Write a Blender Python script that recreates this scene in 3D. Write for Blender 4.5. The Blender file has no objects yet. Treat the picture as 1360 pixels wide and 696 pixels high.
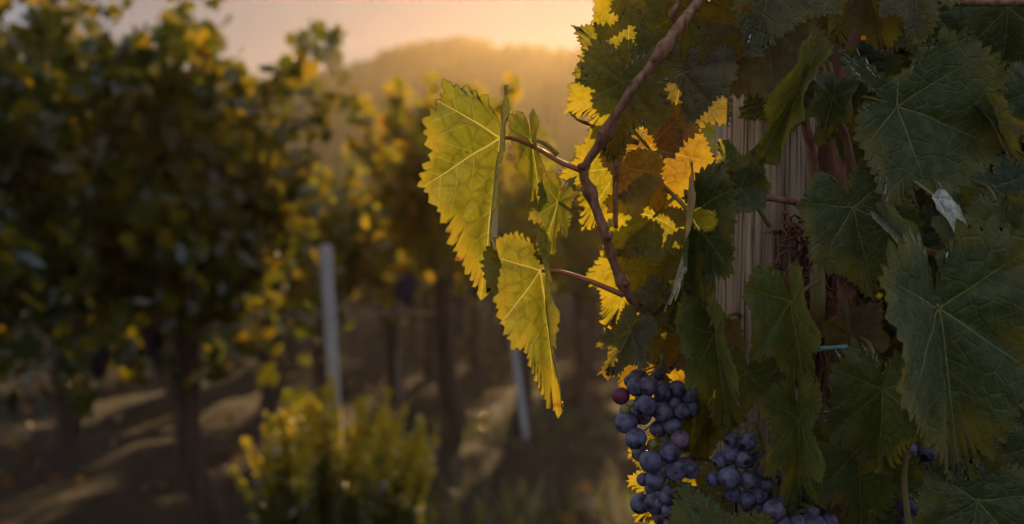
import bpy, math, random
import numpy as np
from mathutils import Vector

C = bpy.context.scene
COL = C.collection
rng = np.random.default_rng(11)
R = math.radians

# ------------------------------------------------------------------ camera, sky, sun, exposure
F = 1889.0            # focal length in pixels of the 1360 px wide picture
HC = 1.2              # camera height
cam_d = bpy.data.cameras.new('camera')
cam = bpy.data.objects.new('camera', cam_d)
COL.objects.link(cam)
cam.location = (0, 0, HC)
cam.rotation_euler = (R(90), 0, 0)
cam_d.sensor_width = 36.0
cam_d.lens = 50.0
cam_d.clip_start = 0.05
cam_d.clip_end = 5000
cam_d.dof.use_dof = True
cam_d.dof.focus_distance = 1.04
cam_d.dof.aperture_fstop = 6.0
cam_d.dof.aperture_blades = 0
C.camera = cam

SUN_EL, SUN_AZ = R(10.4), R(4.3)
world = bpy.data.worlds.new('World')
C.world = world
world.use_nodes = True
wn = world.node_tree
sky = wn.nodes.new('ShaderNodeTexSky')
sky.sky_type = 'NISHITA'
sky.sun_disc = False
sky.sun_elevation = SUN_EL
sky.sun_rotation = SUN_AZ
sky.air_density = 1.0
sky.dust_density = 1.6
sky.ozone_density = 1.6
bg = wn.nodes['Background']
gam = wn.nodes.new('ShaderNodeGamma')          # evens out the sky between the sun's side and the far side
gam.inputs[1].default_value = 0.12
wn.links.new(sky.outputs[0], gam.inputs[0])
hsv = wn.nodes.new('ShaderNodeHueSaturation')
hsv.inputs['Saturation'].default_value = 0.75
wn.links.new(gam.outputs[0], hsv.inputs['Color'])
tint = wn.nodes.new('ShaderNodeMix')
tint.data_type = 'RGBA'
tint.blend_type = 'MULTIPLY'
tint.inputs['Factor'].default_value = 1.0
tint.inputs[7].default_value = (0.90, 0.93, 1.02, 1)
wn.links.new(hsv.outputs[0], tint.inputs[6])
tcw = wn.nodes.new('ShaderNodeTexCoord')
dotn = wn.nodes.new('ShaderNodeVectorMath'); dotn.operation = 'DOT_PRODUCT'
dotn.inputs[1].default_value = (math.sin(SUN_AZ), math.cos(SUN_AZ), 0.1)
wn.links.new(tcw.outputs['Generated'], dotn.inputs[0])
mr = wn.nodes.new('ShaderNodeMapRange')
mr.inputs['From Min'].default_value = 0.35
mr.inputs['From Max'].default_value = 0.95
mr.inputs['To Min'].default_value = 1.6  # sky scaled brighter away from the sun to fill the shaded foreground, dimmer sunward
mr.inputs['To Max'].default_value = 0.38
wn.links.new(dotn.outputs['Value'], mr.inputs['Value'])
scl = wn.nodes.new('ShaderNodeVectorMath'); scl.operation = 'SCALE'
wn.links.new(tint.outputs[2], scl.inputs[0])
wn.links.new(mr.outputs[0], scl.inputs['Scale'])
cool = wn.nodes.new('ShaderNodeMix')           # tints the sun-side sky cooler to offset the orange haze before it
cool.data_type = 'RGBA'
cool.inputs[6].default_value = (1, 1, 1, 1)
cool.inputs[7].default_value = (0.72, 1.08, 1.42, 1)
mr2 = wn.nodes.new('ShaderNodeMapRange')
mr2.inputs['From Min'].default_value = 0.3
mr2.inputs['From Max'].default_value = 0.9
wn.links.new(dotn.outputs['Value'], mr2.inputs['Value'])
wn.links.new(mr2.outputs[0], cool.inputs['Factor'])
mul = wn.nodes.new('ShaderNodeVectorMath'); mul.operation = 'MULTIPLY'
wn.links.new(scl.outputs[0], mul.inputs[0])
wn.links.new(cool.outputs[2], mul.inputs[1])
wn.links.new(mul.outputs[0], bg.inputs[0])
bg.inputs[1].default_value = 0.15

sun_d = bpy.data.lights.new('sun', 'SUN')
sun_d.energy = 3.0
sun_d.angle = R(0.6)
sun_d.color = (1.0, 0.66, 0.30)
sun = bpy.data.objects.new('sun', sun_d)
COL.objects.link(sun)
sdir = Vector((math.sin(SUN_AZ) * math.cos(SUN_EL), math.cos(SUN_AZ) * math.cos(SUN_EL), math.sin(SUN_EL)))
sun.rotation_euler = sdir.to_track_quat('Z', 'Y').to_euler()
sun.location = (2, 20, 8)

vs = C.view_settings
vs.view_transform = 'Standard'
vs.look = 'None'
vs.gamma = 1.0
vs.use_curve_mapping = False
vs.exposure = 1.25
C.cycles.use_denoising = True
C.cycles.volume_bounces = 0
C.cycles.max_bounces = 8
C.cycles.diffuse_bounces = 4
C.cycles.transmission_bounces = 4
C.cycles.sample_clamp_indirect = 4.0


# ------------------------------------------------------------------ helpers
def P(px, py, d):
    """a point of the place seen at pixel (px, py), d metres ahead"""
    return np.array([(px - 680.0) / F * d, d, HC + (348.0 - py) / F * d])


def mesh_np(name, V, faces, mats=None, midx=None, uv=None, smooth=True):
    """faces: list of int arrays (n, k)"""
    me = bpy.data.meshes.new(name)
    V = np.asarray(V, dtype=np.float32)
    me.vertices.add(len(V))
    me.vertices.foreach_set('co', V.ravel())
    faces = [np.asarray(f, dtype=np.int32) for f in faces if len(f)]
    loops = np.concatenate([f.ravel() for f in faces])
    tot = np.concatenate([np.full(len(f), f.shape[1], dtype=np.int32) for f in faces])
    start = np.concatenate([[0], np.cumsum(tot)[:-1]]).astype(np.int32)
    me.loops.add(len(loops))
    me.loops.foreach_set('vertex_index', loops)
    me.polygons.add(len(tot))
    me.polygons.foreach_set('loop_start', start)
    me.polygons.foreach_set('loop_total', tot)
    if midx is not None:
        me.polygons.foreach_set('material_index', np.concatenate([np.asarray(m, dtype=np.int32) for m in midx]))
    me.polygons.foreach_set('use_smooth', np.full(len(tot), smooth, dtype=bool))
    if uv is not None:
        l = me.uv_layers.new(name='UVMap')
        l.data.foreach_set('uv', np.asarray(uv, dtype=np.float32)[loops].ravel())
    for m in mats or []:
        me.materials.append(m)
    me.update(calc_edges=True)
    me.validate()
    return me


def link(name, me, parent=None, loc=(0, 0, 0)):
    o = bpy.data.objects.new(name, me)
    COL.objects.link(o)
    o.location = [float(v) for v in loc]
    if parent is not None:
        o.parent = parent
    return o


def tag(o, label=None, cat=None, group=None, kind=None):
    if label: o['label'] = label
    if cat: o['category'] = cat
    if group: o['group'] = group
    if kind: o['kind'] = kind
    return o


def thing(name, loc, label, cat, group=None):
    o = bpy.data.objects.new(name, None)
    COL.objects.link(o)
    o.location = [float(v) for v in loc]
    o.empty_display_size = 0.1
    return tag(o, label, cat, group)


def spline(pts, n):
    """Catmull-Rom through pts -> n points (works on any number of columns)"""
    p = np.asarray(pts, dtype=float)
    if len(p) == 2:
        t = np.linspace(0, 1, n)[:, None]
        return p[0] * (1 - t) + p[1] * t
    p = np.vstack([2 * p[0] - p[1], p, 2 * p[-1] - p[-2]])
    m = len(p) - 3
    out = []
    for t in np.linspace(0, m - 1e-6, n):
        i = int(t); u = t - i
        a, b, c, d = p[i], p[i + 1], p[i + 2], p[i + 3]
        out.append(0.5 * ((2 * b) + (-a + c) * u + (2 * a - 5 * b + 4 * c - d) * u * u + (-a + 3 * b - 3 * c + d) * u ** 3))
    return np.array(out)


def tube(path, rad, k=8, wob=0.0, seed=0, cap=True):
    """returns V, quads, tris of a tapered tube along path; wob = relative ridge noise"""
    path = np.asarray(path, dtype=float)
    n = len(path)
    rad = np.broadcast_to(np.asarray(rad, dtype=float), (n,))
    g = np.random.default_rng(seed)
    T = np.gradient(path, axis=0)
    T /= np.linalg.norm(T, axis=1)[:, None] + 1e-12
    ref = np.array([0.0, 1.0, 0.0]) if abs(T[0][1]) < 0.8 else np.array([1.0, 0, 0])
    V = []
    ph = g.uniform(0, 6.28, 4)
    ang = np.linspace(0, 2 * np.pi, k, endpoint=False)
    A = np.cross(ref, T[0]); A /= np.linalg.norm(A)
    rows = g.normal(0, 1, (n, k))
    ridge = g.normal(0, 1, k)
    for i in range(n):
        A = A - T[i] * np.dot(A, T[i]); A /= np.linalg.norm(A)
        B = np.cross(T[i], A)
        rr = rad[i]
        if wob:
            rr = rr * (1 + wob * (0.5 * np.sin(3 * ang + ph[0] + i * 0.25) + 0.6 * ridge + 0.45 * rows[i] + 0.4 * np.sin(i * 0.7 + ph[1])))
        else:
            rr = np.full(k, rr)
        V.append(path[i] + (np.cos(ang) * rr)[:, None] * A + (np.sin(ang) * rr)[:, None] * B)
    V = np.concatenate(V)
    i = np.arange(n - 1)[:, None] * k
    j = np.arange(k)[None, :]
    q = np.stack([i + j, i + (j + 1) % k, i + k + (j + 1) % k, i + k + j], -1).reshape(-1, 4)
    tris = np.zeros((0, 3), int)
    if cap:
        V = np.vstack([V, path[:1], path[-1:]])
        c0, c1 = n * k, n * k + 1
        jj = np.arange(k)
        tris = np.concatenate([np.stack([np.full(k, c0), (jj + 1) % k, jj], -1),
                               np.stack([np.full(k, c1), (n - 1) * k + jj, (n - 1) * k + (jj + 1) % k], -1)])
    return V, q, tris


class MB:
    def __init__(self):
        self.V, self.q, self.t, self.n = [], [], [], 0
        self.mq, self.mt = [], []

    def add(self, V, q=None, t=None, m=0):
        self.V.append(np.asarray(V, float))
        if q is not None and len(q):
            self.q.append(np.asarray(q) + self.n); self.mq.append(np.full(len(q), m))
        if t is not None and len(t):
            self.t.append(np.asarray(t) + self.n); self.mt.append(np.full(len(t), m))
        self.n += len(V)

    def tube(self, path, rad, k=8, m=0, **kw):
        self.add(*tube(path, rad, k, **kw), m=m)

    def build(self, name, mats, parent=None, loc=(0, 0, 0), smooth=True, uv=None):
        f, mi = [], []
        if self.q: f.append(np.concatenate(self.q)); mi.append(np.concatenate(self.mq))
        if self.t: f.append(np.concatenate(self.t)); mi.append(np.concatenate(self.mt))
        me = mesh_np(name, np.concatenate(self.V), f, mats, mi, uv=uv, smooth=smooth)
        return link(name, me, parent, loc)


# ------------------------------------------------------------------ materials
class NT:
    def __init__(self, name):
        self.m = bpy.data.materials.new(name)
        self.m.use_nodes = True
        self.t = self.m.node_tree
        self.t.nodes.clear()
        self.out = self.t.nodes.new('ShaderNodeOutputMaterial')

    def n(self, typ, **kw):
        nd = self.t.nodes.new('ShaderNode' + typ)
        for k, v in kw.items():
            if k.startswith('i_'):
                nd.inputs[k[2:].replace('_', ' ')].default_value = v
            else:
                setattr(nd, k, v)
        return nd

    def l(self, a, b):
        self.t.links.new(a, b)

    def mix(self, fac, a, b, blend='MIX'):
        nd = self.t.nodes.new('ShaderNodeMix')
        nd.data_type = 'RGBA'; nd.blend_type = blend
        for sock, v in ((nd.inputs['Factor'], fac), (nd.inputs[6], a), (nd.inputs[7], b)):
            if hasattr(v, 'node'): self.l(v, sock)
            elif isinstance(v, (int, float)): sock.default_value = v
            else: sock.default_value = (*v, 1.0)
        return nd.outputs[2]

    def ramp(self, fac, stops):
        nd = self.t.nodes.new('ShaderNodeValToRGB')
        e = nd.color_ramp.elements
        while len(e) < len(stops): e.new(0.5)
        for el, (p, c) in zip(e, stops):
            el.position = p
            el.color = (*c, 1) if isinstance(c, tuple) else (c, c, c, 1)
        self.l(fac, nd.inputs[0])
        return nd.outputs[0]

    def math(self, op, a, b=0.0):
        nd = self.t.nodes.new('ShaderNodeMath'); nd.operation = op
        for s, v in ((nd.inputs[0], a), (nd.inputs[1], b)):
            if hasattr(v, 'node'): self.l(v, s)
            else: s.default_value = v
        return nd.outputs[0]

    def shade(self, a, b, fac):
        nd = self.t.nodes.new('ShaderNodeMixShader')
        if hasattr(fac, 'node'): self.l(fac, nd.inputs[0])
        else: nd.inputs[0].default_value = fac
        self.l(a, nd.inputs[1]); self.l(b, nd.inputs[2])
        return nd.outputs[0]

    def done(self, sh):
        self.l(sh, self.out.inputs[0])
        return self.m


def leaf_mat(name, top1, top2, under, tr1, tr2, trans=0.5, gloss=0.5, rough=0.42, spots=True, spot_col=(0.10, 0.045, 0.015)):
    """a thin leaf: diffuse two-sided blade, light coming through it, a waxy sheen, fine net of veins"""
    k = NT(name)
    uv = k.n('UVMap').outputs[0]
    oi = k.n('ObjectInfo')
    geo = k.n('NewGeometry')
    off = k.n('VectorMath', operation='ADD'); k.l(uv, off.inputs[0])
    sc = k.n('VectorMath', operation='SCALE'); k.l(oi.outputs['Location'], sc.inputs[0]); sc.inputs['Scale'].default_value = 31.0
    k.l(sc.outputs[0], off.inputs[1])
    co = off.outputs[0]
    big = k.n('TexNoise', i_Scale=2.2, i_Detail=4.0); k.l(co, big.inputs['Vector'])
    fine = k.n('TexNoise', i_Scale=24.0, i_Detail=5.0); k.l(co, fine.inputs['Vector'])
    vor = k.n('TexVoronoi', feature='DISTANCE_TO_EDGE', i_Scale=15.0); k.l(co, vor.inputs['Vector'])
    vor2 = k.n('TexVoronoi', feature='DISTANCE_TO_EDGE', i_Scale=46.0); k.l(co, vor2.inputs['Vector'])
    net = k.math('MULTIPLY', k.ramp(vor.outputs[0], [(0.0, 0.0), (0.10, 1.0)]), k.ramp(vor2.outputs[0], [(0.0, 0.55), (0.12, 1.0)]))
    b = k.ramp(big.outputs[0], [(0.32, 0.0), (0.68, 1.0)])
    # the vein pattern of the blade: five main veins and herringbone side veins
    wn_ = k.n('TexNoise', i_Scale=3.0, i_Detail=2.0); k.l(co, wn_.inputs['Vector'])
    wv = k.n('VectorMath', operation='MULTIPLY_ADD'); k.l(wn_.outputs['Color'], wv.inputs[0])
    wv.inputs[1].default_value = (0.03, 0.03, 0); k.l(uv, wv.inputs[2])
    sx = k.n('SeparateXYZ'); k.l(wv.outputs[0], sx.inputs[0])
    X = k.math('MULTIPLY', k.math('SUBTRACT', sx.outputs[0], 0.515), 2.0)
    Y = k.math('MULTIPLY', k.math('SUBTRACT', sx.outputs[1], 0.515), 2.0)
    AX = k.math('ABSOLUTE', X)
    best = None
    for va, ln in ((0, 1.0), (52, 0.85), (110, 0.72)):
        sv, cv = math.sin(R(va)), math.cos(R(va))
        u = k.math('ADD', k.math('MULTIPLY', AX, sv), k.math('MULTIPLY', Y, cv))
        w = k.math('ABSOLUTE', k.math('SUBTRACT', k.math('MULTIPLY', AX, cv), k.math('MULTIPLY', Y, sv)))
        inside = k.math('GREATER_THAN', u, 0.0)
        wid = k.math('MAXIMUM', k.math('MULTIPLY', k.math('SUBTRACT', ln * 1.05, u), 0.0068 / ln), 0.0016)
        mainv = k.math('MULTIPLY', inside, k.math('LESS_THAN', w, wid))
        st = k.math('DIVIDE', k.math('SUBTRACT', u, k.math('MULTIPLY', w, 0.95)), 0.145)
        fr_ = k.math('ABSOLUTE', k.math('SUBTRACT', k.math('FRACT', st), 0.5))
        side = k.math('MULTIPLY', k.math('LESS_THAN', fr_, 0.014), k.math('GREATER_THAN', st, 0.6))
        ang = k.math('DIVIDE', w, k.math('MAXIMUM', u, 0.001))
        side = k.math('MULTIPLY', k.math('MULTIPLY', side, inside), 0.62)
        if best is None:
            best, bang = k.math('MAXIMUM', mainv, side), k.math('ADD', ang, k.math('MULTIPLY', k.math('SUBTRACT', 1.0, inside), 99.0))
        else:
            ang = k.math('ADD', ang, k.math('MULTIPLY', k.math('SUBTRACT', 1.0, inside), 99.0))
            nearer = k.math('LESS_THAN', ang, bang)
            vv = k.math('MAXIMUM', mainv, side)
            best = k.math('ADD', k.math('MULTIPLY', best, k.math('SUBTRACT', 1.0, nearer)), k.math('MULTIPLY', vv, nearer))
            bang = k.math('MINIMUM', ang, bang)
    vein = best
    top = k.mix(b, top1, top2)
    f2 = k.ramp(fine.outputs[0], [(0.3, 0.65), (0.7, 1.25)])
    top = k.mix(1.0, top, f2, 'MULTIPLY')
    col = k.mix(geo.outputs['Backfacing'], top, k.mix(b, under, tuple(0.8 * v for v in under)))
    netv = k.ramp(net, [(0.0, (1.35, 1.35, 1.2)), (1.0, (0.97, 0.97, 0.97))])
    col = k.mix(1.0, col, netv, 'MULTIPLY')
    tr = k.mix(b, tr1, tr2)
    tr = k.mix(1.0, tr, k.ramp(net, [(0.0, (0.72, 0.66, 0.6)), (1.0, (1.03, 1.03, 1.0))]), 'MULTIPLY')
    tr = k.mix(1.0, tr, k.ramp(fine.outputs[0], [(0.3, 0.82), (0.7, 1.1)]), 'MULTIPLY')
    col = k.mix(k.math('MULTIPLY', vein, 0.75), col, (0.20, 0.22, 0.085))
    tr = k.mix(k.math('MULTIPLY', vein, 0.65), tr, (0.72, 0.62, 0.16))
    ea = k.n('Attribute', attribute_name='edge')
    en = k.n('TexNoise', i_Scale=4.5, i_Detail=4.0); k.l(co, en.inputs['Vector'])
    es = k.math('MULTIPLY', k.math('ADD', k.math('MULTIPLY', ea.outputs['Fac'], 0.55), en.outputs[0]), 0.7)
    yel = k.math('MULTIPLY', k.ramp(es, [(0.62, 0.0), (0.74, 1.0)]), k.math('SUBTRACT', 1.0, vein))
    col = k.mix(k.math('MULTIPLY', yel, 0.55), col, (0.15, 0.13, 0.03))
    tr = k.mix(k.math('MULTIPLY', yel, 0.6), tr, (0.60, 0.42, 0.02))
    brn = k.ramp(k.math('ADD', es, k.math('MULTIPLY', fine.outputs[0], 0.12)), [(0.885, 0.0), (0.925, 1.0)])
    col = k.mix(brn, col, (0.10, 0.055, 0.025))
    tr = k.mix(brn, tr, (0.30, 0.10, 0.01))
    if spots:
        sn = k.n('TexNoise', i_Scale=5.0, i_Detail=6.0, i_Roughness=0.65); k.l(co, sn.inputs['Vector'])
        sm = k.ramp(sn.outputs[0], [(0.665, 0.0), (0.70, 1.0)])
        col = k.mix(sm, col, spot_col)
        tr = k.mix(sm, tr, (0.16, 0.05, 0.01))
    bump = k.n('Bump', i_Strength=0.5, i_Distance=0.0015)
    bh = k.math('ADD', k.math('ADD', k.math('MULTIPLY', vein, 1.3), k.math('MULTIPLY', net, 0.8)), k.math('MULTIPLY', fine.outputs[0], 0.9))
    k.l(bh, bump.inputs['Height'])
    d = k.n('BsdfDiffuse'); k.l(col, d.inputs[0]); k.l(bump.outputs[0], d.inputs['Normal'])
    t = k.n('BsdfTranslucent'); k.l(tr, t.inputs[0])
    s = k.shade(d.outputs[0], t.outputs[0], trans)
    g = k.n('BsdfGlossy', i_Roughness=rough); k.l(bump.outputs[0], g.inputs['Normal'])
    g.inputs[0].default_value = (0.9, 0.95, 1, 1)
    fr = k.n('Fresnel', i_IOR=1.42); k.l(bump.outputs[0], fr.inputs['Normal'])
    return k.done(k.shade(s, g.outputs[0], k.math('MULTIPLY', fr.outputs[0], gloss)))


M = {}
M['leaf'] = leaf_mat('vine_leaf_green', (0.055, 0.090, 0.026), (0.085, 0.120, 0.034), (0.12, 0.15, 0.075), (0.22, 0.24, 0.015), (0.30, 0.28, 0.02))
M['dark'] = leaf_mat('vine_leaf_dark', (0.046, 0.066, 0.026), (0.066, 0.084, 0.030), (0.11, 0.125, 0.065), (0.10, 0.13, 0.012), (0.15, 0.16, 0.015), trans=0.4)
M['yellow'] = leaf_mat('vine_leaf_turning_yellow', (0.095, 0.10, 0.018), (0.17, 0.14, 0.02), (0.16, 0.16, 0.05), (0.42, 0.34, 0.012), (0.31, 0.30, 0.014), trans=0.6)
M['brown'] = leaf_mat('vine_leaf_browning', (0.095, 0.062, 0.030), (0.11, 0.085, 0.036), (0.13, 0.10, 0.06), (0.42, 0.22, 0.014), (0.44, 0.28, 0.018), trans=0.5)
M['pale'] = leaf_mat('vine_leaf_pale', (0.46, 0.50, 0.55), (0.56, 0.57, 0.57), (0.36, 0.38, 0.37), (0.30, 0.30, 0.12), (0.30, 0.30, 0.12), trans=0.3)  # whitish blade colour, paler than the other leaves
M['grey'] = leaf_mat('vine_leaf_grey', (0.085, 0.095, 0.060), (0.12, 0.115, 0.075), (0.14, 0.15, 0.11), (0.24, 0.20, 0.03), (0.28, 0.22, 0.03), trans=0.4)  # greyish blade colour on both faces


def simple(name, c1, c2, scale=8, rough=0.7, trans=None, bump=0.3, bdist=0.002, stretch=None, coord='Object', detail=5.0, spec=0.3):
    k = NT(name)
    tc = k.n('TexCoord').outputs[coord]
    if stretch:
        mp = k.n('Mapping'); mp.inputs['Scale'].default_value = stretch; k.l(tc, mp.inputs[0]); tc = mp.outputs[0]
    no = k.n('TexNoise', i_Scale=float(scale), i_Detail=detail); k.l(tc, no.inputs['Vector'])
    col = k.mix(k.ramp(no.outputs[0], [(0.32, 0.0), (0.68, 1.0)]), c1, c2)
    b = k.n('Bump', i_Strength=bump, i_Distance=bdist); k.l(no.outputs[0], b.inputs['Height'])
    p = k.n('BsdfPrincipled', i_Roughness=rough); k.l(col, p.inputs['Base Color']); k.l(b.outputs[0], p.inputs['Normal'])
    p.inputs['Specular IOR Level'].default_value = spec
    sh = p.outputs[0]
    if trans:
        t = k.n('BsdfTranslucent'); t.inputs[0].default_value = (*trans[0], 1)
        sh = k.shade(sh, t.outputs[0], trans[1])
    return k.done(sh)


M['rim'] = simple('leaf_margin_rimlit', (0.11, 0.12, 0.04), (0.08, 0.09, 0.03), 30, 0.4, ((0.65, 0.58, 0.12), 0.5))  # pale, bright-transmitting margin colour imitates rim light along the edge
M['petiole_red'] = simple('petiole_red', (0.36, 0.07, 0.045), (0.42, 0.20, 0.08), 40, 0.4, ((0.5, 0.15, 0.05), 0.15), coord='Object', bump=0.1)
M['petiole_green'] = simple('petiole_green', (0.24, 0.22, 0.07), (0.20, 0.14, 0.05), 40, 0.4, ((0.5, 0.42, 0.08), 0.2), bump=0.1)
M['cane'] = simple('cane_bark', (0.13, 0.050, 0.032), (0.33, 0.175, 0.105), 260, 0.6, stretch=(1, 1, 0.35), bump=0.9, bdist=0.0015)
M['cane_tan'] = simple('cane_tan', (0.25, 0.21, 0.085), (0.19, 0.14, 0.06), 70, 0.5, stretch=(1, 1, 0.2), bump=0.4, bdist=0.001)
M['bark'] = simple('vine_bark', (0.12, 0.045, 0.032), (0.27, 0.125, 0.085), 55, 0.9, stretch=(1, 1, 0.16), bump=1.0, bdist=0.006)
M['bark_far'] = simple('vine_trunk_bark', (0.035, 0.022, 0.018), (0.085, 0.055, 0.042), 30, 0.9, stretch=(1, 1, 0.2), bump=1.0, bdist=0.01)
M['ribbon'] = simple('teal_plastic', (0.16, 0.44, 0.42), (0.22, 0.52, 0.49), 60, 0.35, ((0.2, 0.6, 0.55), 0.3), bump=0.15)


def grape_mat():
    k = NT('grape_skin')
    tc = k.n('TexCoord').outputs['Object']
    oi = k.n('ObjectInfo')
    sc = k.n('VectorMath', operation='SCALE'); k.l(oi.outputs['Location'], sc.inputs[0]); sc.inputs['Scale'].default_value = 60.0
    ad = k.n('VectorMath', operation='ADD'); k.l(tc, ad.inputs[0]); k.l(sc.outputs[0], ad.inputs[1])
    a = k.n('TexNoise', i_Scale=130.0, i_Detail=5.0, i_Roughness=0.6); k.l(ad.outputs[0], a.inputs['Vector'])
    b = k.n('TexNoise', i_Scale=700.0, i_Detail=3.0); k.l(ad.outputs[0], b.inputs['Vector'])
    blm = k.math('MULTIPLY', k.ramp(a.outputs[0], [(0.36, 0.05), (0.60, 1.0)]), k.ramp(b.outputs[0], [(0.25, 0.7), (0.7, 1.0)]))
    skin = k.ramp(oi.outputs['Random'], [(0.0, (0.020, 0.014, 0.038)), (0.85, (0.024, 0.016, 0.044)), (1.0, (0.06, 0.02, 0.04))])
    bloom = k.ramp(oi.outputs['Random'], [(0.0, (0.145, 0.150, 0.265)), (0.85, (0.155, 0.150, 0.255)), (1.0, (0.20, 0.13, 0.20))])
    col = k.mix(blm, skin, bloom)
    sp = k.n('SeparateXYZ'); k.l(tc, sp.inputs[0])
    scar = k.math('LESS_THAN', sp.outputs[2], -0.00835)
    col = k.mix(scar, col, (0.02, 0.012, 0.012))
    p = k.n('BsdfPrincipled'); k.l(col, p.inputs['Base Color'])
    k.l(k.ramp(blm, [(0.0, 0.28), (1.0, 0.62)]), p.inputs['Roughness'])
    p.inputs['Specular IOR Level'].default_value = 0.4
    return k.done(p.outputs[0])


M['grape'] = grape_mat()
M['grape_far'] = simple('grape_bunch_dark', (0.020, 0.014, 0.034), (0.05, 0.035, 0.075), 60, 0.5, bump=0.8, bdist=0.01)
M['grape_green'] = simple('grape_unripe', (0.20, 0.17, 0.055), (0.28, 0.22, 0.08), 150, 0.4, bump=0.05)
M['grape_red'] = simple('grape_turning', (0.17, 0.025, 0.045), (0.11, 0.035, 0.085), 90, 0.45, bump=0.05)


def post_mat():
    k = NT('weathered_timber')
    tc = k.n('TexCoord').outputs['Object']
    mp = k.n('Mapping'); mp.inputs['Scale'].default_value = (1, 1, 0.025); k.l(tc, mp.inputs[0])
    g = k.n('TexNoise', i_Scale=330.0, i_Detail=5.0, i_Roughness=0.6); k.l(mp.outputs[0], g.inputs['Vector'])
    mp2 = k.n('Mapping'); mp2.inputs['Scale'].default_value = (1, 1, 0.06); k.l(tc, mp2.inputs[0])
    g2 = k.n('TexNoise', i_Scale=60.0, i_Detail=4.0); k.l(mp2.outputs[0], g2.inputs['Vector'])
    c = k.ramp(g.outputs[0], [(0.37, (0.05, 0.034, 0.026)), (0.46, (0.37, 0.285, 0.215)), (0.64, (0.58, 0.48, 0.38))])
    c = k.mix(k.ramp(g2.outputs[0], [(0.4, 0.0), (0.7, 0.55)]), c, (0.16, 0.105, 0.075))
    b = k.n('Bump', i_Strength=0.45, i_Distance=0.002); k.l(g.outputs[0], b.inputs['Height'])
    p = k.n('BsdfPrincipled', i_Roughness=0.85); k.l(c, p.inputs['Base Color']); k.l(b.outputs[0], p.inputs['Normal'])
    p.inputs['Specular IOR Level'].default_value = 0.2
    return k.done(p.outputs[0])


M['post'] = post_mat()


def crown_mat(name, cols, trs, trans=0.5, gloss=0.08):
    """many small leaves: each leaf (island) its own colour"""
    k = NT(name)
    geo = k.n('NewGeometry')
    r = geo.outputs['Random Per Island']
    n = len(cols)
    col = k.ramp(r, [(i / max(1, n - 1), c) for i, c in enumerate(cols)])
    tr = k.ramp(r, [(i / max(1, n - 1), c) for i, c in enumerate(trs)])
    d = k.n('BsdfDiffuse'); k.l(col, d.inputs[0])
    t = k.n('BsdfTranslucent'); k.l(tr, t.inputs[0])
    s = k.shade(d.outputs[0], t.outputs[0], trans)
    g = k.n('BsdfGlossy', i_Roughness=0.38); g.inputs[0].default_value = (0.9, 0.95, 1, 1)
    fr = k.n('Fresnel', i_IOR=1.45)
    return k.done(k.shade(s, g.outputs[0], k.math('MULTIPLY', fr.outputs[0], gloss)))


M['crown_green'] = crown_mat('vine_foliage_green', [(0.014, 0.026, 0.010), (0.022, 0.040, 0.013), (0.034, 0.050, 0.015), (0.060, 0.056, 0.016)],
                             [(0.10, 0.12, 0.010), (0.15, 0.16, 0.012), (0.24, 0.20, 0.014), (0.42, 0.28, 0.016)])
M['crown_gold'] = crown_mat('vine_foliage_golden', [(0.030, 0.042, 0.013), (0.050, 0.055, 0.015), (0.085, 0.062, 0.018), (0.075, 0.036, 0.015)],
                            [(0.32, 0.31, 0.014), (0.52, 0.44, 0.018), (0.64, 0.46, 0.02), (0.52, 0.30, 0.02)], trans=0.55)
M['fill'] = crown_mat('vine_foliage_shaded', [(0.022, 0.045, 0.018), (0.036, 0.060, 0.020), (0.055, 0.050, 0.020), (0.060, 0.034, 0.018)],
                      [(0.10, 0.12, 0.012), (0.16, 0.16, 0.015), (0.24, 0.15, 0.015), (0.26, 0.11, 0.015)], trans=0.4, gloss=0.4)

# ------------------------------------------------------------------ setting: ground, hill
def ground():
    k = NT('vineyard_soil')
    tc = k.n('TexCoord').outputs['Object']
    a = k.n('TexNoise', i_Scale=1.6, i_Detail=7.0, i_Roughness=0.65); k.l(tc, a.inputs['Vector'])
    b = k.n('TexNoise', i_Scale=18.0, i_Detail=6.0, i_Roughness=0.7); k.l(tc, b.inputs['Vector'])
    c = k.ramp(a.outputs[0], [(0.3, (0.032, 0.019, 0.012)), (0.5, (0.062, 0.038, 0.023)), (0.68, (0.044, 0.034, 0.016))])
    c = k.mix(1.0, c, k.ramp(b.outputs[0], [(0.3, 0.5), (0.7, 1.4)]), 'MULTIPLY')
    bp = k.n('Bump', i_Strength=1.0, i_Distance=0.04); k.l(b.outputs[0], bp.inputs['Height'])
    p = k.n('BsdfPrincipled', i_Roughness=0.95); k.l(c, p.inputs['Base Color']); k.l(bp.outputs[0], p.inputs['Normal'])
    p.inputs['Specular IOR Level'].default_value = 0.1
    m = k.done(p.outputs[0])
    xs = np.concatenate([[-205, -150, -100, -60, -30], np.linspace(-14, 14, 100), [30, 60, 100, 150, 205]])
    ys = np.concatenate([[-40, -20, -6], np.linspace(-2, 34, 130), [45, 70, 110, 150, 200, 240, 275]])
    X, Y = np.meshgrid(xs, ys)
    Z = 0.025 * np.sin(X * 1.9 + np.sin(Y * 0.7)) + 0.02 * np.sin(Y * 2.3 + X * 0.6) + 0.015 * np.sin(X * 5.1 + Y * 4.3)
    Z *= (np.abs(X) < 15) * (Y > -3) * (Y < 35)
    Z = Z - 0.04
    nx, ny = len(xs), len(ys)
    V = np.stack([X, Y, Z], -1).reshape(-1, 3)
    i = np.arange(ny - 1)[:, None] * nx; j = np.arange(nx - 1)[None, :]
    q = np.stack([i + j, i + j + 1, i + nx + j + 1, i + nx + j], -1).reshape(-1, 4)
    tag(link('ground', mesh_np('ground', V, [q], [m])), 'dry brown vineyard soil between the vine trunks', 'ground', kind='structure')


ground()


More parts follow.
